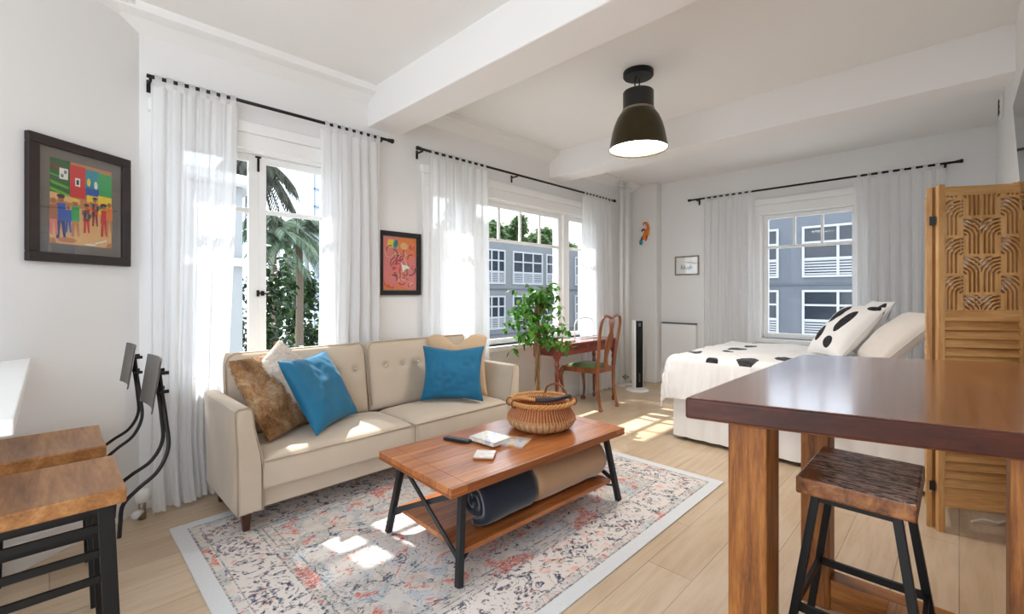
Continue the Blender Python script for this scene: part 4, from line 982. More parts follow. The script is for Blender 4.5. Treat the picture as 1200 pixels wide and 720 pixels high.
t = thing('wire_stand', 'white wire stand on the desk behind the chair', 'wire stand', (4.62, 3.24, 0.762))
def arch(y): return spline([(-0.2, y, 0.0), (-0.2, y, 0.13), (-0.185, y, 0.19), (-0.13, y, 0.225), (0, y, 0.24), (0.13, y, 0.225), (0.185, y, 0.19), (0.2, y, 0.13), (0.2, y, 0.0)], 5)
MB().tube(arch(0.05), 0.006, 8).build('back_arch', M['whitemetal'], t, smooth=True)
MB().tube([(-0.2, 0.05, 0.005), (-0.2, -0.09, 0.005), (0.2, -0.09, 0.005), (0.2, 0.05, 0.005), (-0.2, 0.05, 0.005)], 0.005, 8).build('base_frame', M['whitemetal'], t, smooth=True)
b = MB()
for k in range(5): b.tube([(-0.12 + 0.06 * k, 0.05, 0.005), (-0.12 + 0.06 * k, -0.09, 0.005)], 0.003, 6)
b.build('base_wires', M['whitemetal'], t)
t = thing('notebook', 'peach covered notebook lying on the desk behind the ficus', 'notebook', (3.98, 3.13, 0.762), 0.1)
MB().box(-0.13, 0.13, -0.09, 0.09, 0, 0.004).box(-0.13, 0.13, -0.09, 0.09, 0.014, 0.018).build('cover', plain('peach_cover', (214, 170, 140), 0.6), t)
MB().box(-0.126, 0.126, -0.086, 0.086, 0.004, 0.014).build('pages', plain('notebook_paper', (236, 232, 224), 0.8), t)

# ------------------------------------------------------------------ queen anne chair
ch = thing('dining_chair', 'antique carved wooden chair with green seat facing the desk', 'chair', (4.41, 3.08, 0))
# local: x right, +y front (towards desk)
RYb, FYb = -0.225, 0.225
MB().box(-0.17, 0.17, RYb - 0.01, RYb + 0.02, 0.41, 0.465).raw([(-0.17, RYb, 0.405), (-0.225, FYb, 0.405), (-0.205, FYb, 0.405), (-0.15, RYb, 0.405), (-0.17, RYb, 0.46), (-0.225, FYb, 0.46), (-0.205, FYb, 0.46), (-0.15, RYb, 0.46)], [(0, 3, 2, 1), (4, 5, 6, 7), (0, 1, 5, 4), (1, 2, 6, 5), (2, 3, 7, 6), (3, 0, 4, 7)]).raw([(0.17, RYb, 0.405), (0.225, FYb, 0.405), (0.205, FYb, 0.405), (0.15, RYb, 0.405), (0.17, RYb, 0.46), (0.225, FYb, 0.46), (0.205, FYb, 0.46), (0.15, RYb, 0.46)], [(0, 3, 2, 1), (4, 5, 6, 7), (0, 1, 5, 4), (1, 2, 6, 5), (2, 3, 7, 6), (3, 0, 4, 7)]).box(-0.225, 0.225, FYb - 0.02, FYb, 0.405, 0.46).build('seat_frame', M['walnut'], ch, bevel=0.004)
def seatf(i, j):
    u = 2 * i - 1; v = 2 * j - 1
    y = RYb + 0.025 + (FYb - RYb - 0.05) * (v * .5 + .5); hw = 0.15 + 0.052 * (v * .5 + .5)
    e = max(0, (1 - u ** 6) * (1 - v ** 6))
    return (u * hw, y, 0.455 + 0.035 * e ** 0.6 + 0.012 * (1 - u * u) * (1 - v * v))
b = MB().grid(24, 24, seatf); s0 = b.build('seat', M['green'], ch, smooth=True, fix=False); q = s0.modifiers.new('th', 'SOLIDIFY'); q.thickness = 0.02; q.offset = -1
for sx in (-1, 1):
    st = spline([(sx * 0.168, RYb, 0.43), (sx * 0.168, RYb - 0.02, 0.58), (sx * 0.178, RYb - 0.035, 0.72), (sx * 0.192, RYb - 0.055, 0.86), (sx * 0.19, RYb - 0.075, 0.97), (sx * 0.165, RYb - 0.085, 1.03), (sx * 0.12, RYb - 0.088, 1.05), (sx * 0.07, RYb - 0.088, 1.043), (0, RYb - 0.086, 1.02)], 6)
    n = len(st); MB().tube(st, [0.019 - 0.004 * (k / n) for k in range(n)], 10).build('back_stile', M['walnut'], ch, smooth=True)
    rl = spline([(sx * 0.165, RYb, 0.47), (sx * 0.163, RYb - 0.005, 0.38), (sx * 0.162, RYb - 0.005, 0.25), (sx * 0.165, RYb - 0.03, 0.10), (sx * 0.168, RYb - 0.05, 0.02)], 6); n = len(rl)
    MB().tube(rl, [0.021 - 0.006 * (k / n) for k in range(n)], 10).lathe([(0, 0), (0.02, 0), (0.024, 0.012), (0.02, 0.026), (0, 0.03)], sx * 0.168, RYb - 0.05, 14).build('rear_leg', M['walnut'], ch, smooth=True)
    fl = spline([(sx * 0.20, FYb - 0.02, 0.45), (sx * 0.222, FYb + 0.012, 0.38), (sx * 0.218, FYb + 0.012, 0.30), (sx * 0.205, FYb - 0.012, 0.17), (sx * 0.205, FYb - 0.008, 0.07), (sx * 0.215, FYb + 0.008, 0.025)], 6); n = len(fl)
    MB().tube(fl, [0.028 + 0.006 * math.sin(PI * min(1, k / (n * .45))) - 0.017 * min(1, (k / n) * 1.2) for k in range(n)], 10).lathe([(0, 0), (0.024, 0), (0.032, 0.012), (0.026, 0.028), (0, 0.032)], sx * 0.217, FYb + 0.01, 14).build('front_leg', M['walnut'], ch, smooth=True)
sp_ = [(0.045, 0.46), (0.04, 0.5), (0.032, 0.56), (0.04, 0.62), (0.06, 0.70), (0.066, 0.76), (0.06, 0.82), (0.04, 0.86), (0.034, 0.90), (0.042, 0.94), (0.05, 0.98), (0.05, 1.03)]
yz = lambda z: RYb - 0.005 - (z - 0.46) * 0.145 + 0.012 * math.sin((z - .46) / .57 * 2 * PI)
b = MB(); prs = [(-x, z) for x, z in sp_] + []
nsp = len(sp_)
for off in (-0.006, 0.006):
    for x, z in sp_: b.v += [(-x, yz(z) + off, z), (x, yz(z) + off, z)]
for side in (0, 1):
    o_ = side * 2 * nsp
    for k in range(nsp - 1): b.f.append((o_ + 2 * k, o_ + 2 * k + 1, o_ + 2 * k + 3, o_ + 2 * k + 2)); b.mi.append(0)
for k in range(nsp - 1):
    for e in (0, 1): b.f.append((2 * k + e, 2 * k + 2 + e, 2 * nsp + 2 * k + 2 + e, 2 * nsp + 2 * k + e)); b.mi.append(0)
b.build('splat', M['walnut'], ch, bevel=0.003)

# ------------------------------------------------------------------ bed
bx0, bx1, by0, by1 = 3.92, 5.42, -0.20, 1.86
bed = thing('bed', 'double bed with white skirt at the far right of the room', 'bed', ((bx0 + bx1) / 2, (by0 + by1) / 2, 0)); W = dict(parent=bed, world=True)
MB().box(bx0 + 0.04, bx1 - 0.04, by0, by1 - 0.05, 0.10, 0.40).build('box_spring', M['whitelinen'], bevel=0.02, **W)
MB().box(bx0 + 0.02, bx1 - 0.02, by0, by1 - 0.03, 0.40, 0.70).build('mattress', M['whitelinen'], bevel=0.05, seg=4, **W)
def skirt(u, v):
    # path: near side from head to foot, foot, far side
    P = [(bx0 + 0.01, by0 + 0.02), (bx0 + 0.01, by1 - 0.03), (bx1 - 0.01, by1 - 0.03), (bx1 - 0.01, by0 + 0.02)]
    L = [by1 - by0, bx1 - bx0, by1 - by0]; s_ = u * sum(L); k = 0
    while k < 2 and s_ > L[k]: s_ -= L[k]; k += 1
    f = s_ / L[k]; x = P[k][0] + (P[k + 1][0] - P[k][0]) * f; y = P[k][1] + (P[k + 1][1] - P[k][1]) * f
    w = 0.010 * math.sin(u * 120) * (0.3 + v) + 0.012 * noise.noise((u * 40, v, 3)) * (v + .2)
    if k == 0: x -= abs(w)
    elif k == 1: y += abs(w)
    else: x += abs(w)
    return (x, y, 0.42 - 0.385 * v)
MB().grid(420, 10, skirt).build('bed_skirt', M['whitelinen'], smooth=True, fix=False, **W)
for x in (bx0 + 0.1, bx1 - 0.1):
    for y in (by0 + 0.1, by1 - 0.1): MB().lathe([(0, 0), (0.02, 0), (0.028, 0.1), (0, 0.1)], x, y, 14).build('leg', M['leg'], **W)

def spots_mat(name, sx, sy, thr, zmask=None, seed=0.0, base=(240, 238, 236)):
    t = NT(name); c = t.add('ShaderNodeTexCoord')
    mp = t.add('ShaderNodeMapping'); mp.inputs['Scale'].default_value = (sx, sy, 0.0001); mp.inputs['Location'].default_value = (seed, seed * 1.7, 0); t.l.new(c.outputs['Object'], mp.inputs[0])
    v = t.add('ShaderNodeTexVoronoi'); t.set(v, 'Vector', mp.outputs[0]); t.set(v, 'Scale', 1.0); t.set(v, 'Randomness', 0.55)
    wob = t.noise(c.outputs['Object'], 9, 2)
    m = t.math('LESS_THAN', t.math('ADD', v.outputs['Distance'], t.math('MULTIPLY', wob, 0.12)), thr)
    if zmask is not None:
        sp = t.add('ShaderNodeSeparateXYZ'); t.l.new(c.outputs['Object'], sp.inputs[0]); m = t.math('MULTIPLY', m, t.math('GREATER_THAN', sp.outputs[2], zmask))
    streak = t.noise(t.coord(scale=(60, 8, 8)), 2, 3)
    blk = t.mix(t.ramp(streak, [(0.5, (0, 0, 0)), (0.75, (1, 1, 1))]), srgb(26, 26, 28), srgb(92, 92, 92))
    fine = t.noise(t.coord(scale=(1, 1, 0.3)), 32, 4, 0.6, 0.6)
    t.bsdf(t.mix(m, srgb(*base), blk), 0.9, 0, t.bump(fine, 0.55, 0.012), Sheen_Weight=0.1)
    return t.done()
dv = thing('duvet', 'white crinkled duvet with black oval spots draped over the bed', 'duvet', ((bx0 + bx1) / 2, 1.1, 0.72))
def duvet():
    """cross-bed profile (x) x along-bed (y); hangs over near side, far side and foot"""
    top = 0.765; R = 0.07
    x0, x1, yf = bx0 - 0.03, bx1 + 0.03, by1 + 0.01; yh = 0.62
    hs = 0.36; hf = 0.36          # hang lengths
    wid = x1 - x0; ln = yf - yh
    # parametrise flat cloth coordinates
    U0, U1 = -hs, wid + hs; V0, V1 = 0.0, ln + hf
    nu, nv = 150, 130; b = MB()
    def fold(s_, lo, hi):
        """distance s_ along cloth -> (pos, drop)"""
        if s_ < lo + R: 
            e = lo + R - s_
            if e < R * PI / 2: a = e / R; return lo + R - R * math.sin(a), R * (1 - math.cos(a))
            return lo, R + (e - R * PI / 2)
        if s_ > hi - R:
            e = s_ - (hi - R)
            if e < R * PI / 2: a = e / R; return hi - R + R * math.sin(a), R * (1 - math.cos(a))
            return hi, R + (e - R * PI / 2)
        return s_, 0.0
    def fn(i, j):
        s_ = U0 + (U1 - U0) * i; r_ = V0 + (V1 - V0) * j
        px, dx_ = fold(s_, 0.0, wid); py, dy_ = fold(r_, -9, ln)
        x = x0 + px; y = yh + py
        drop = max(dx_, dy_) + 0.25 * min(dx_, dy_)
        cr = noise.noise((s_ * 7, r_ * 7, 1)) * 0.012 + noise.noise((s_ * 24, r_ * 24, 5)) * 0.005
        hang = min(1.0, drop / 0.15)
        wx = (0.026 * noise.noise((r_ * 9, 0.3, dx_ * 1.5)) + 0.020 * noise.noise((r_ * 26, 2, dx_ * 2)))
        if dx_ > 0.02: 
            sg = -1 if s_ < wid / 2 else 1; x += sg * hang * (0.03 * min(1, dx_ / .3) + wx)
        if dy_ > 0.02:
            wy = (0.022 * noise.noise((s_ * 9, 7.3, dy_ * 1.5)) + 0.012 * noise.noise((s_ * 26, 4, dy_ * 2))); y += hang * (0.04 * min(1, dy_ / .3) + wy)
        z = top - drop + cr * (1 - 0.6 * hang) + 0.02 * (1 - hang) * noise.noise((s_ * 2.2, r_ * 2.2, 8))
        return (x, y, max(0.06, z))
    b.grid(nu, nv, fn)
    o = b.build('cover', spots_mat('black_spot_duvet', 2.9, 3.7, 0.36, -0.005, 0.37), dv, world=True, smooth=True, fix=False)
    return o
duvet()
# pillows at the head
def ellip_mat(name, spots):
    """white cover with black ovals (u, v, ru, rv, turn) in the cushion's own frame"""
    t = NT(name); a = t.add('ShaderNodeAttribute', attribute_name='cuv'); acc = None
    for (cu, cv, ru, rv, tu) in spots:
        mp = t.add('ShaderNodeMapping', vector_type='TEXTURE'); mp.inputs['Location'].default_value = (cu, cv, 0); mp.inputs['Scale'].default_value = (ru, rv, 1e4); mp.inputs['Rotation'].default_value = (0, 0, tu)
        t.l.new(a.outputs['Vector'], mp.inputs[0])
        ln = t.add('ShaderNodeVectorMath', operation='LENGTH'); t.l.new(mp.outputs[0], ln.inputs[0])
        m = t.math('LESS_THAN', ln.outputs['Value'], 1.0); acc = m if acc is None else t.math('MAXIMUM', acc, m)
    mp = t.add('ShaderNodeMapping'); mp.inputs['Scale'].default_value = (14, 3, 1); t.l.new(a.outputs['Vector'], mp.inputs[0])
    streak = t.noise(mp.outputs[0], 2, 3)
    blk = t.mix(t.ramp(streak, [(0.5, (0, 0, 0)), (0.75, (1, 1, 1))]), srgb(24, 24, 26), srgb(84, 84, 86))
    t.bsdf(t.mix(acc, srgb(240, 238, 236), blk), 0.9, 0, t.bump(t.noise(t.coord(), 30, 3), 0.2, 0.005)); return t.done()
PW = ellip_mat('black_oval_pillow', [(-0.28, 0.40, 0.27, 0.42, -0.25), (-0.42, -0.42, 0.24, 0.30, 0.1), (0.40, 0.12, 0.20, 0.46, -0.2), (0.78, 0.86, 0.2, 0.14, 0), (0.3, -0.7, 0.22, 0.2, 0)])
PW2 = ellip_mat('black_oval_pillow_second', [(0.75, 0.62, 0.2, 0.26, 0), (-0.3, 0.0, 0.26, 0.4, 0), (0.2, -0.6, 0.3, 0.25, 0)])
# bed pillows : (front pillow leans back towards the head, -y)
cushion('bed_pillow', 'white pillow with black ovals leaning at the front of the bed pillows', PW, (4.76, 0.97, 0.785), (4.43, 0.68, 0.785), (0.12, -0.35, 0.385), 0.105, 31, group='pillows on the bed', pinch=0.05)
cushion('bed_pillow', 'second black-spotted white pillow half hidden behind the front one', PW2, (5.10, 0.80, 0.79), (4.78, 0.62, 0.79), (0.10, -0.26, 0.44), 0.07, 37, group='pillows on the bed', pinch=0.05)
cushion('bed_pillow', 'pale linen pillow leaning between spotted pillow and room divider', M['linen'], (4.62, 0.60, 0.79), (4.02, 0.40, 0.79), (0.06, -0.34, 0.36), 0.085, 41, group='pillows on the bed', pinch=0.04)
cushion('bed_pillow', 'white pillow lying flat at the head beneath the linen pillow', M['whitelinen'], (4.66, 0.42, 0.745), (4.0, 0.38, 0.745), (0.0, -0.54, 0.02), 0.05, 43, group='pillows on the bed', pinch=0.04)

# ------------------------------------------------------------------ room divider
dvd = thing('room_divider', 'folding wooden room divider with carved arch fretwork over louvres', 'room divider', (3.41, 0.087, 0))
PWd, PH = 0.39, 1.885
def fret_mesh():
    cell = 0.0022; w = PWd - 0.06; h = 0.63
    nx, ny = int(w / cell), int(h / cell); s_ = w / 2.0; pitch = 0.186; vs = 0.206
    def solid(i, j):
        x = (i + .5) * cell; y = (j + .5) * cell
        if x < 0.005 or x > w - 0.005 or y < 0.007 or y > h - 0.006: return True
        col = int(round(x / s_)); cx = col * s_; u = abs(x - cx)
        y0 = (0.095 if col % 2 == 0 else 0.198) ; k = math.floor((y - y0 + 0.111) / vs); v = y - (y0 + k * vs)
        half = s_ / 2
        if v < -0.102 or u > half - 0.004 and v > -0.07 and False: return True
        if v < 0: q = half - u
        else: q = math.hypot(u - half, v)
        if v < 0 and v > -0.111 and v < -0.096: return True
        for R in (0.012, 0.031, 0.050, 0.069, 0.088, 0.107):
            if abs(q - R) < 0.0058:
                if v < 0 and R < 0.02: return True
                return False
        return True
    S_ = [[solid(i, j) for i in range(nx)] for j in range(ny)]
    b = MB(); vid = {}
    th = 0.016
    def V(i, j, k):
        key = (i, j, k)
        if key not in vid: vid[key] = len(b.v); b.v.append((0.03 + i * cell, th / 2 * (1 if k else -1), PH - 0.05 - h + j * cell))
        return vid[key]
    for j in range(ny):
        for i in range(nx):
            if not S_[j][i]: continue
            for k in (0, 1):
                b.f.append((V(i, j, k), V(i + 1, j, k), V(i + 1, j + 1, k), V(i, j + 1, k)) if k == 0 else (V(i, j, k), V(i, j + 1, k), V(i + 1, j + 1, k), V(i + 1, j, k))); b.mi.append(0)
            for di, dj, a, c in ((-1, 0, (0, 0), (0, 1)), (1, 0, (1, 1), (1, 0)), (0, -1, (1, 0), (0, 0)), (0, 1, (0, 1), (1, 1))):
                ii, jj = i + di, j + dj
                if 0 <= ii < nx and 0 <= jj < ny and S_[jj][ii]: continue
                b.f.append((V(i + a[0], j + a[1], 0), V(i + a[0], j + a[1], 1), V(i + c[0], j + c[1], 1), V(i + c[0], j + c[1], 0))); b.mi.append(0)
    return b
fb = fret_mesh()
me_f = bpy.data.meshes.new('fretwork'); me_f.from_pydata(fb.v, [], fb.f); me_f.update(); me_f.materials.append(M['divider'])
def lou():
    b = MB(); z0, z1 = 0.20, PH - 0.05 - 0.63 - 0.055; n = 20; p = (z1 - z0) / n
    for k in range(n):
        zc = z0 + p * (k + .5); m = Matrix.Translation((0, 0, zc)) @ Matrix.Rotation(math.radians(62), 4, 'X')
        b.box(0.028, PWd - 0.028, -0.027, 0.027, -0.0035, 0.0035, 0, m)
    return b
me_l = None
def panel(origin, ang_):
    global me_l
    m = Matrix.Translation(Vector(origin)) @ Matrix.Rotation(ang_, 4, 'Z')
    p = bpy.data.objects.new('panel', None); COL.objects.link(p); p.parent = dvd
    loc = Vector(origin) - Vector((3.41, 0.087, 0)); p.location = loc; p.rotation_euler = (0, 0, ang_)
    f = MB(); f.box(0, 0.032, -0.013, 0.013, 0, PH + 0.008).box(PWd - 0.032, PWd, -0.013, 0.013, 0, PH + 0.008); f.build('stile', M['divider'], p, bevel=0.003)
    zf = PH - 0.05 - 0.63
    
    for (r0, r1) in ((PH - 0.055, PH - 0.005), (zf - 0.055, zf + 0.003), (0.135, 0.20)): MB().box(0.03, PWd - 0.03, -0.011, 0.011, r0, r1).build('rail', M['dividerX'], p, bevel=0.003)
    fo = bpy.data.objects.new('fretwork', me_f); COL.objects.link(fo); fo.parent = p
    if me_l is None: lo = lou().build('louvres', M['dividerX'], p); me_l = lo.data
    else: lo = bpy.data.objects.new('louvres', me_l); COL.objects.link(lo); lo.parent = p
    return p
dir1 = Vector((0.491, -0.870, 0)).normalized(); a1 = math.atan2(dir1.y, dir1.x)
panel((3.41, 0.087, 0), a1)
panel((3.437, 0.118, 0), math.radians(3.0))
end = Vector((3.41, 0.087, 0)) + dir1 * PWd
panel((end.x + 0.03, end.y + 0.02, 0), a1 + math.radians(180 - 5))
b = MB()
for z in (0.24, 1.70): MB().box(-0.004, 0.010, 0.006, 0.030, z - 0.024, z + 0.024).build('hinge', M['black'], dvd)

# ------------------------------------------------------------------ bar table
bt_ = thing('bar_table', 'tall bar table with thick polished slab top and rough beam legs', 'bar table', (1.95, 0.16, 0)); W = dict(parent=bt_, world=True)
TT = 1.0; TH = 0.062
edge = [(1.287, 0.566), (1.335, 0.36), (1.378, 0.20), (1.420, 0.05), (1.462, -0.10), (1.505, -0.243), (2.97, -0.243), (2.86, 0.0), (2.74, 0.25), (2.60, 0.553), (2.1, 0.562), (1.7, 0.566)]
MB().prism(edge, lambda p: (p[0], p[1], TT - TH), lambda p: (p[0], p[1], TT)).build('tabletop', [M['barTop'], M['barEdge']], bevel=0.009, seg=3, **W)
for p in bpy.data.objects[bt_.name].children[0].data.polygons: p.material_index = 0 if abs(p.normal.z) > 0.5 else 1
for (x0, x1, y0, y1) in ((1.345, 1.465, 0.367, 0.467), (2.235, 2.345, 0.378, 0.480), (1.49, 1.61, -0.18, -0.08), (2.45, 2.56, -0.235, -0.135)):
    MB().box(x0, x1, y0, y1, 0, TT - TH).build('leg', M['barLeg'], bevel=0.006, **W)
MB().box(2.245, 2.335, -0.20, 0.38, 0.004, 0.125).build('stretcher', M['barLegX'], bevel=0.006, **W)
MB().box(1.5, 2.247, 0.09, 0.19, 0.02, 0.128).build('stretcher', M['barLegXX'], bevel=0.006, **W)
MB().box(1.40, 1.50, -0.09, 0.37, 0.004, 0.125).build('stretcher', M['barLegX'], bevel=0.006, **W)

# ------------------------------------------------------------------ stools
def stool_frame(t, hx_, hy_, H, splay, seat_mat, mat, feet=0.0, bars=((0.10, 'y'), (0.2, 'x')), saddle=0.0, legw=0.026):
    """seat centred at origin, hx along x, hy along y"""
    def sf(i, j):
        x = -hx_ + 2 * hx_ * i; y = -hy_ + 2 * hy_ * j
        return (x, y, H - saddle * (1 - (y / hy_) ** 2) * (0.75 + 0.25 * math.cos(3 * x / hx_)))
    b = MB(); n = 22; b.grid(n, n, sf)
    idx = [i for i in range(n)] + [(j + 1) * n - 1 for j in range(1, n)] + [(n - 1) * n + i for i in range(n - 2, -1, -1)] + [j * n for j in range(n - 2, 0, -1)]
    k = len(b.v); m = len(idx)
    for i in idx: b.v.append((b.v[i][0], b.v[i][1], H - 0.052))
    for q in range(m): b.f.append((idx[q], k + q, k + (q + 1) % m, idx[(q + 1) % m])); b.mi.append(0)
    b.f.append(tuple(range(k, k + m))); b.mi.append(0)
    b.build('seat', seat_mat, t, bevel=0.007, seg=3)
    top = H - 0.054
    legs = {}
    for sx in (-1, 1):
        for sy in (-1, 1):
            a = Vector((sx * (hx_ - 0.05), sy * (hy_ - 0.045), top)); c = Vector((sx * (hx_ - 0.05 + splay[0]), sy * (hy_ - 0.045 + splay[1]), 0.0))
            MB().bar(a, c, legw, 0.022, up=(0, 1, 0)).build('leg', mat, t, bevel=0.002)
            legs[(sx, sy)] = (a, c)
    L = lambda s_, z: legs[s_][0].lerp(legs[s_][1], (top - z) / top)
    f = MB()
    for s_, e in (((-1, -1), (1, -1)), ((1, -1), (1, 1)), ((1, 1), (-1, 1)), ((-1, 1), (-1, -1))): f.bar(L(s_, top - 0.012), L(e, top - 0.012), 0.016, 0.024)
    f.build('seat_rail', mat, t)
    for (z, ax) in bars:
        for s_ in (-1, 1):
            if ax == 'x': p, q = L((-1, s_), z), L((1, s_), z)
            else: p, q = L((s_, -1), z), L((s_, 1), z)
            MB().bar(p, q, 0.012, 0.024).build('footrest', mat, t)
    return legs
st = thing('bar_stool', 'backless stool with rough wood seat and black legs under the bar table', 'stool', (1.77, 0.215, 0), 0, 'wood and black metal stools')
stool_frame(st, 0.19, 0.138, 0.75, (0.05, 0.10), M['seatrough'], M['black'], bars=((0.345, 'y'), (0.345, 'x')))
def chair_stool(loc, label):
    t = thing('bar_stool', label, 'stool', loc, 0, 'wood and black metal stools')
    stool_frame(t, 0.185, 0.215, 0.66, (0.02, 0.06), M['seatwood'], M['black'], bars=((0.20, 'y'), (0.535, 'x'), (0.455, 'x'), (0.375, 'x')), saddle=0.012, legw=0.042)
    for sy in (-1, 1):
        pts = spline([(0.175, sy * 0.10, 0.45), (0.178, sy * 0.10, 0.50), (0.185, sy * 0.10, 0.56), (0.225, sy * 0.09, 0.60), (0.285, sy * 0.075, 0.645), (0.318, sy * 0.062, 0.72), (0.313, sy * 0.052, 0.82), (0.302, sy * 0.045, 0.92), (0.294, sy * 0.045, 1.0)], 7)
        # note: x is relative to the seat centre
        MB().tube(pts, 0.0068, 10).build('back_tube', M['black'], t, smooth=True)
    b = MB(); n = 15
    def pl(off):
        def fn(i, j):
            y = -0.15 + 0.30 * i; c_ = 0.022 * (1 - (y / 0.15) ** 2)
            return (0.268 + 0.026 * j + c_ * 0.7 + off - 0.012, y * (1.0 - 0.03 * (1 - j)), 0.872 + 0.185 * j)
        return fn
    b.grid(n, 5, pl(0)).grid(n, 5, pl(0.004)); k = n * 5
    idx = [i for i in range(n)] + [(j + 1) * n - 1 for j in range(1, 5)] + [4 * n + i for i in range(n - 2, -1, -1)] + [j * n for j in range(3, 0, -1)]
    m = len(idx)
    for q in range(m): b.f.append((idx[q], idx[(q + 1) % m], k + idx[(q + 1) % m], k + idx[q])); b.mi.append(0)
    b.build('back_plate', M['plate'], t, smooth=False)
    for sy in (-1, 1):
        for z in (0.93, 1.0): MB().tube([(0.292, sy * 0.047, z), (0.322, sy * 0.047, z)], 0.007, 8).build('bolt', M['black'], t)
    return t
chair_stool((0.0 - 0.005, 2.18, 0), 'wooden-seat stool with steel back nearest the camera at white counter')
chair_stool((-0.015, 2.785, 0), 'wooden-seat stool with steel back farther along the white counter')

# white counter table
wt = thing('counter_table', 'white bar-height counter table against the angled wall', 'table', (-0.6, 2.2, 0)); W = dict(parent=wt, world=True)
wp = [(-1.2, 1.63), (-0.06, 1.63), (-0.06, 3.13)] ; q = LP - LU * 1.86
MB().prism([(-1.25, 1.63), (-0.06, 1.63), (-0.06, 3.12), (-1.25, 2.23)], lambda p: (p[0], p[1], 0.956), lambda p: (p[0], p[1], 0.996)).build('tabletop', M['whitemetal'], bevel=0.004, **W)
for x, y in ((-0.95, 1.72), (-0.95, 2.3)): MB().box(x - 0.03, x + 0.03, y - 0.03, y + 0.03, 0, 0.956).build('leg', M['whitemetal'], bevel=0.003, **W)
c_ = MB().box(-0.42, -0.36, 2.55, 2.61, 0, 0.956).build('leg', M['whitemetal'], bevel=0.003, **W)

# ------------------------------------------------------------------ right wall: television, vent, floor cable
tv = thing('television', 'flat black television mounted on the side wall above the room divider', 'television', (2.98, RY, 1.62))
tm = Matrix.Translation((0, 0.013, 0.10)) @ Matrix.Rotation(math.radians(-3.5), 4, 'X')
MB().box(-0.46, 0.46, -0.009, 0.009, 0, 0.54, 0, tm).build('housing', M['black'], tv, bevel=0.004)
MB().box(-0.45, 0.45, 0.0092, 0.0102, 0.012, 0.53, 0, tm).build('screen', plain('tv_glass', (14, 15, 17), 0.08, nstr=0), tv)
MB().box(-0.12, 0.12, 0.001, 0.022, 0.30, 0.46).build('wall_mount', M['black'], tv)
vt = thing('wall_vent', 'small white slotted vent high on the side wall by the ceiling', 'vent', (5.36, RY, 2.72))
MB().box(-0.10, 0.10, 0.001, 0.02, 0, 0.15).build('plate', M['whitemetal'], vt, bevel=0.004)
b = MB()
for k in range(3): b.box(-0.035, 0.045, 0.0195, 0.026, 0.02 + 0.042 * k, 0.048 + 0.042 * k)
b.build('slot', M['black'], vt)
cb = MB().tube(spline([(3.66, -0.05, 0.006), (3.70, -0.10, 0.02), (3.72, -0.15, 0.012), (3.80, -0.19, 0.006), (3.78, -0.22, 0.006)], 6), 0.007, 8).build('power_cable', M['whitemetal'], smooth=True); tag(cb, 'short white cable on the floor behind the room divider', 'cable')

# ------------------------------------------------------------------ outside
GZ = -7.0
def ext(name, rgb, rough=0.8): return plain(name, rgb, rough, nscale=3, nstr=0.02, var=0.08)
slate = ext('slate_blue_render', (88, 93, 101)); slate2 = ext('slate_band', (76, 81, 90)); greyf = ext('grey_render', (106, 109, 112)); frame_w = ext('white_window_frame', (158, 161, 164), 0.5)
extglass = plain('dark_pane', (40, 46, 54), 0.08, nstr=0, nscale=1.5, var=0.35); louv = ext('white_louvre', (148, 151, 155)); dark = ext('dark_gap', (16, 18, 22))
o = MB().box(-40, 90, 4.2, 120, GZ - 0.2, GZ).box(7.5, 90, -40, 4.2, GZ - 0.2, GZ).build('ground', ext('pale_concrete', (168, 166, 162))); struct(o, 'grey street far below the windows', 'ground')

def facade(name, label, place, a0, a1, z0, z1, depth, wallm, cols, rows, louvre=True, grid=(3, 2), ledge=True):
    """place(a, d, z): a along, d outward towards the viewer"""
    t = thing(name, label, 'building', place((a0 + a1) / 2, 0, GZ)); W = dict(parent=t, world=True)
    def bx(b, p, q, d0, d1, zz0, zz1):
        vs = [place(*c) for c in ((p, d0, zz0), (q, d0, zz0), (q, d1, zz0), (p, d1, zz0), (p, d0, zz1), (q, d0, zz1), (q, d1, zz1), (p, d1, zz1))]
        b.raw(vs, [(0, 3, 2, 1), (4, 5, 6, 7), (0, 1, 5, 4), (1, 2, 6, 5), (2, 3, 7, 6), (3, 0, 4, 7)])
    b = MB(); bx(b, a0, a1, -depth, 0, z0, z1); b.build('wall', wallm, **W)
    if ledge:
        b = MB()
        for (r0, r1) in rows: bx(b, a0, a1, 0, 0.06, r0 - 0.36, r0 - 0.30)
        b.build('ledge', slate2, **W)
    for (r0, r1) in rows:
        for (c0, c1) in cols:
            f = MB(); w = 0.10
            bx(f, c0 + w, c1 - w, 0, 0.069, r1 - w, r1); bx(f, c0 + w, c1 - w, 0, 0.069, r0, r0 + w); bx(f, c0, c0 + w, 0, 0.07, r0, r1); bx(f, c1 - w, c1, 0, 0.07, r0, r1)
            lz = r0 + (r1 - r0) * 0.36 if louvre else r0
            nx, nz = grid
            for k in range(1, nx): x = c0 + (c1 - c0) * k / nx; bx(f, x - 0.05, x + 0.05, 0, 0.06, r0 + w, r1 - w)
            for k in range(0 if louvre else 1, nz): z = lz + (r1 - lz) * k / nz; bx(f, c0 + w, c1 - w, 0, 0.055, z - 0.045, z + 0.045)
            fo = f.build('window', frame_w, **W)
            g = MB(); bx(g, c0 + 0.02, c1 - 0.02, 0.005, 0.02, r0, r1); g = g.build('pane', extglass, parent=fo); g.data.transform(ROOTM[t.name].inverted())
            if louvre:
                l = MB(); n = 6
                for k in range(n): zz = r0 + w + (lz - r0 - w) * (k + .5) / n; bx(l, c0 + w, c1 - w, 0.02, 0.05, zz - 0.035, zz + 0.035)
                l = l.build('louvre', louv, parent=fo); l.data.transform(ROOTM[t.name].inverted())
    return t
rows3 = [(-0.75 - 3, 1.46 - 3), (-0.75, 1.46), (2.05, 4.45)]
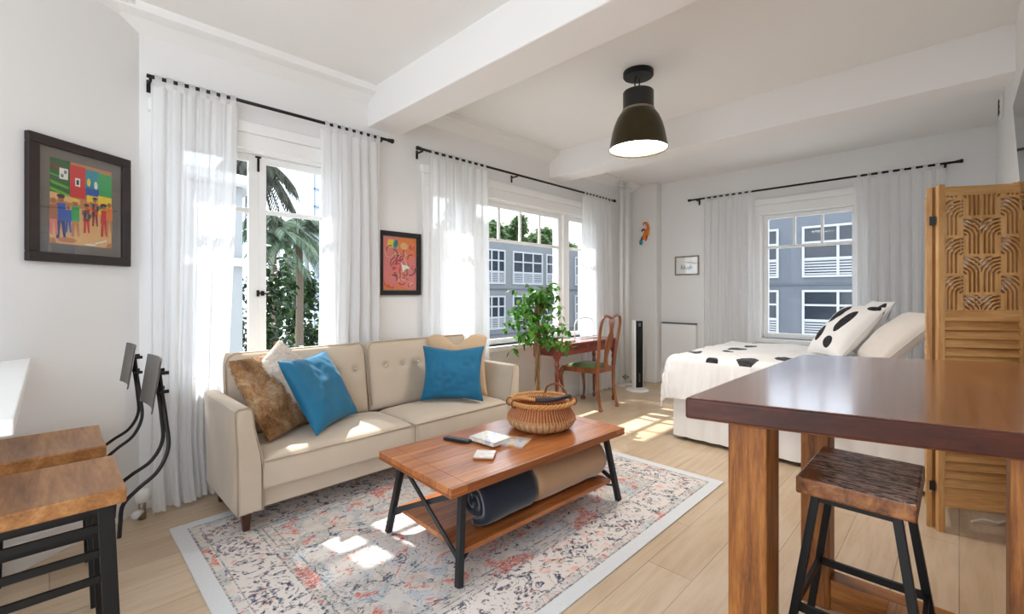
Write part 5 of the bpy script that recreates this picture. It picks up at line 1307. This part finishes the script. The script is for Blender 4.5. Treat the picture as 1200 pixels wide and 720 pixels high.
facade('apartment_building', 'slate blue apartment block with louvred windows seen through the bed window', lambda a, d, z: (25 - d, a, z), -4.5, 14.5, GZ, 5.6, 8, slate,
       [(-1.3, 1.5), (2.5, 5.3), (6.28, 9.1), (10.1, 12.9)], rows3, True, (2, 2))
facade('apartment_building', 'grey building with white gridded windows seen through the wide window', lambda a, d, z: (a, 21 - d, z), 17.0, 34.0, GZ, 4.75, 9, greyf,
       [(18.9, 20.7), (21.4, 24.4), (24.8, 27.2), (28.2, 31.0)], [(-4.6, -2.0), (-1.0, 1.15), (1.9, 4.1)], True, (3, 2))
# small neighbouring house on the left
hs = thing('neighbour_house', 'grey house with white eave seen through the left casement', 'building', (-0.4, 9.0, GZ)); W = dict(parent=hs, world=True)
MB().box(-3.0, 2.12, 8.0, 10.4, GZ, 2.95).build('wall', ext('house_grey', (140, 143, 144)), **W)
MB().raw([(-3.2, 7.75, 3.15), (2.35, 7.75, 2.95), (2.35, 10.6, 2.95), (-3.2, 10.6, 3.15), (-3.2, 7.75, 3.32), (2.35, 7.75, 3.08), (2.35, 10.6, 3.08), (-3.2, 10.6, 3.32)], [(0, 3, 2, 1), (4, 5, 6, 7), (0, 1, 5, 4), (1, 2, 6, 5), (2, 3, 7, 6), (3, 0, 4, 7)]).build('eave', ext('eave_white', (205, 206, 204)), **W)
MB().box(1.3, 2.2, 7.9, 8.0, 1.72, 1.84).build('ledge', ext('ledge_white', (205, 206, 204)), **W)
MB().box(0.9, 1.75, 7.96, 8.0, 0.3, 1.7).build('window', extglass, **W)
tw = thing('office_tower', 'pale gridded high-rise tower far behind the palm trees', 'building', (28, 64, GZ)); W = dict(parent=tw, world=True)
MB().box(24.2, 33, 60, 70, GZ, 18.5).build('wall', ext('tower_pale', (178, 188, 200)), **W)
b = MB()
for k in range(8): b.box(24.1, 33, 59.85, 60.0, 1.0 + 2.3 * k, 1.25 + 2.3 * k)
for k in range(9): b.box(24.15 + k * 1.1, 24.3 + k * 1.1, 59.85, 60, GZ, 18.5)
b.build('grid_fins', ext('tower_fins', (130, 142, 156)), **W)
fol = leafm('tree_leaf', (18, 40, 16), (54, 82, 36)); fol2 = leafm('tree_leaf_pale', (50, 78, 40), (112, 136, 84)); fol3 = leafm('hazed_palm_leaf', (70, 92, 72), (130, 146, 124)); fol4 = leafm('dry_palm', (52, 52, 44), (96, 98, 84))  # far palm leaves greyed and lightened: haze put into the colour
def tree(label, x, y, z0, z1, rx, ry, n, L, mat, seed, group='trees outside the windows'):
    t = thing('leafy_tree', label, 'tree', (x, y, GZ), 0, group); r_ = random.Random(seed); W = dict(parent=t, world=True)
    MB().tube([(x, y, GZ), (x + .05, y, (z0 + z1) / 2 - 1), (x, y, z0 + (z1 - z0) * .7)], [0.16, 0.11, 0.05], 8).build('trunk', bark, **W)
    b = MB(); zc = (z0 + z1) / 2; hz = (z1 - z0) / 2
    blobs = [(r_.uniform(-.6, .6), r_.uniform(-.6, .6), r_.uniform(-.85, .85)) for k in range(26)]
    for k in range(n):
        c = blobs[k % 26]; d = Vector((r_.gauss(0, 1), r_.gauss(0, 1), r_.gauss(0, 1))).normalized() * r_.uniform(.5, 1) * .42
        s_ = 1 - 0.45 * max(0, c[2])
        p = Vector((x + rx * (c[0] + d.x) * s_, y + ry * (c[1] + d.y) * s_, zc + hz * (c[2] + d.z * .55)))
        leaf(b, p, Vector((r_.uniform(-1, 1), r_.uniform(-1, 1), r_.uniform(-1, .4))), Vector((r_.uniform(-1, 1), r_.uniform(-1, 1), 1)), L * r_.uniform(.7, 1.3), L * .55)
    b.build('crown', mat, fix=False, **W); return t
def palm(label, x, y, z, R, nf, mat, seed, droop=1.0, group='palm trees outside the casement window'):
    t = thing('palm_tree', label, 'palm tree', (x, y, GZ), 0, group); r_ = random.Random(seed); W = dict(parent=t, world=True)
    MB().tube([(x, y, GZ), (x + .05, y, z * .5), (x, y, z)], [0.17, 0.13, 0.12], 10).build('trunk', ext('palm_trunk_%d' % seed, (92, 80, 66)), **W)
    b = MB()
    for k in range(nf):
        az = r_.uniform(0, 2 * PI); el = r_.uniform(-0.7, 1.2); d = Vector((math.cos(az) * math.cos(el), math.sin(az) * math.cos(el), math.sin(el)))
        pts = []
        for q in range(9): s_ = q / 8; pts.append(Vector((x, y, z)) + d * R * s_ + Vector((0, 0, -droop * R * .55 * s_ * s_)))
        b.tube(pts, [0.014 * R * (1 - .8 * q / 8) for q in range(9)], 4)
        for q in range(2, 9):
            ax = (pts[q] - pts[q - 1]).normalized(); sd = ax.cross(Vector((0, 0, 1))).normalized()
            for u in (0, .33, .66):
                pp = pts[q - 1].lerp(pts[q], u)
                for sg in (-1, 1): leaf(b, pp, sd * sg * 0.9 + ax * .7 + Vector((0, 0, -.5 * droop)), Vector((0, 0, 1)), R * .34, R * .035)
    b.build('fronds', mat, fix=False, **W); return t
tree('dense dark green tree just outside the casement window', 3.3, 10.2, -4.5, 2.35, 0.75, 0.8, 5200, 0.14, fol, 1)
tree('dark shrubby tree beside the grey house', 2.72, 11.5, -4.5, 2.2, 0.55, 0.6, 2600, 0.14, fol, 2)
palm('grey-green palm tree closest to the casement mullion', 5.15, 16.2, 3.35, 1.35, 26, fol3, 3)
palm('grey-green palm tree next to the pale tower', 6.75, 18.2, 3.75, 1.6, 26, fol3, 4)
palm('tall palm with dark hanging fronds at the top of the casement', 2.66, 9.4, 3.75, 0.8, 40, fol4, 6, 1.7)
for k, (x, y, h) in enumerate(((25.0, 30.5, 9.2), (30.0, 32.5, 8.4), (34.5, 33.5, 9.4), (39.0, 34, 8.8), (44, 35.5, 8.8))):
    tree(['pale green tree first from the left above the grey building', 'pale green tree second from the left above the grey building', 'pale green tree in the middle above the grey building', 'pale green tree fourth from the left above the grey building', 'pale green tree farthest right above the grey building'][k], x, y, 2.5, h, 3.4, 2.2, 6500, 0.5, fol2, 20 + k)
for k, (x, y, h) in enumerate(((9.5, 26, 3.2), (12.5, 27, 2.6))):
    tree(['low bushy tree behind the palms on the left', 'low bushy tree behind the palms on the right'][k], x, y, -6, h, 2.2, 2.0, 2000, 0.45, fol, 30 + k)

# ------------------------------------------------------------------ light
wd = bpy.data.worlds.new('sky'); scn.world = wd; wd.use_nodes = True
nt = wd.node_tree; nt.nodes.clear()
out = nt.nodes.new('ShaderNodeOutputWorld'); bg = nt.nodes.new('ShaderNodeBackground')
tc = nt.nodes.new('ShaderNodeTexCoord'); nz = nt.nodes.new('ShaderNodeTexNoise'); nz.inputs['Scale'].default_value = 3.0; nz.inputs['Detail'].default_value = 6
mp = nt.nodes.new('ShaderNodeMapping'); mp.inputs['Scale'].default_value = (1, 1, 2.5)
rp = nt.nodes.new('ShaderNodeValToRGB'); rp.color_ramp.elements[0].position = 0.42; rp.color_ramp.elements[0].color = (0.76, 0.88, 1.03, 1); rp.color_ramp.elements[1].position = 0.6; rp.color_ramp.elements[1].color = (0.91, 0.965, 1.03, 1)
nt.links.new(tc.outputs['Generated'], mp.inputs[0]); nt.links.new(mp.outputs[0], nz.inputs['Vector']); nt.links.new(nz.outputs[0], rp.inputs[0]); nt.links.new(rp.outputs[0], bg.inputs[0]); nt.links.new(bg.outputs[0], out.inputs[0])
bg.inputs[1].default_value = 1.0
sd = bpy.data.lights.new('sun', 'SUN'); sd.energy = 2.6; sd.angle = math.radians(1.0); sd.color = (1.0, 0.98, 0.95)
so = bpy.data.objects.new('sun', sd); COL.objects.link(so); so.rotation_euler = Vector((0.13, -1.0, -1.33)).to_track_quat('-Z', 'Y').to_euler()

# ------------------------------------------------------------------ camera
cd = bpy.data.cameras.new('camera'); cd.sensor_width = 36.0; cd.lens = 36.0 * 533.0 / 1200.0; cd.shift_y = -16.0 / 1200.0; cd.clip_start = 0.02; cd.clip_end = 400
co = bpy.data.objects.new('camera', cd); COL.objects.link(co); co.location = (0, 0, 1.3)
TH_ = math.atan2(1124 - 600, 533.0)
fwd = Vector((math.cos(TH_), math.sin(TH_), 0)); co.rotation_euler = fwd.to_track_quat('-Z', 'Y').to_euler()
scn.camera = co
vs = scn.view_settings; scn.display_settings.display_device = 'sRGB'; vs.view_transform = 'Standard'; vs.look = 'None'; vs.gamma = 1.0; vs.use_curve_mapping = False
vs.exposure = 1.84
cy = scn.cycles; cy.max_bounces = 12; cy.diffuse_bounces = 6; cy.transparent_max_bounces = 24; cy.use_denoising = True; cy.sample_clamp_indirect = 6.0; cy.caustics_reflective = False; cy.caustics_refractive = False
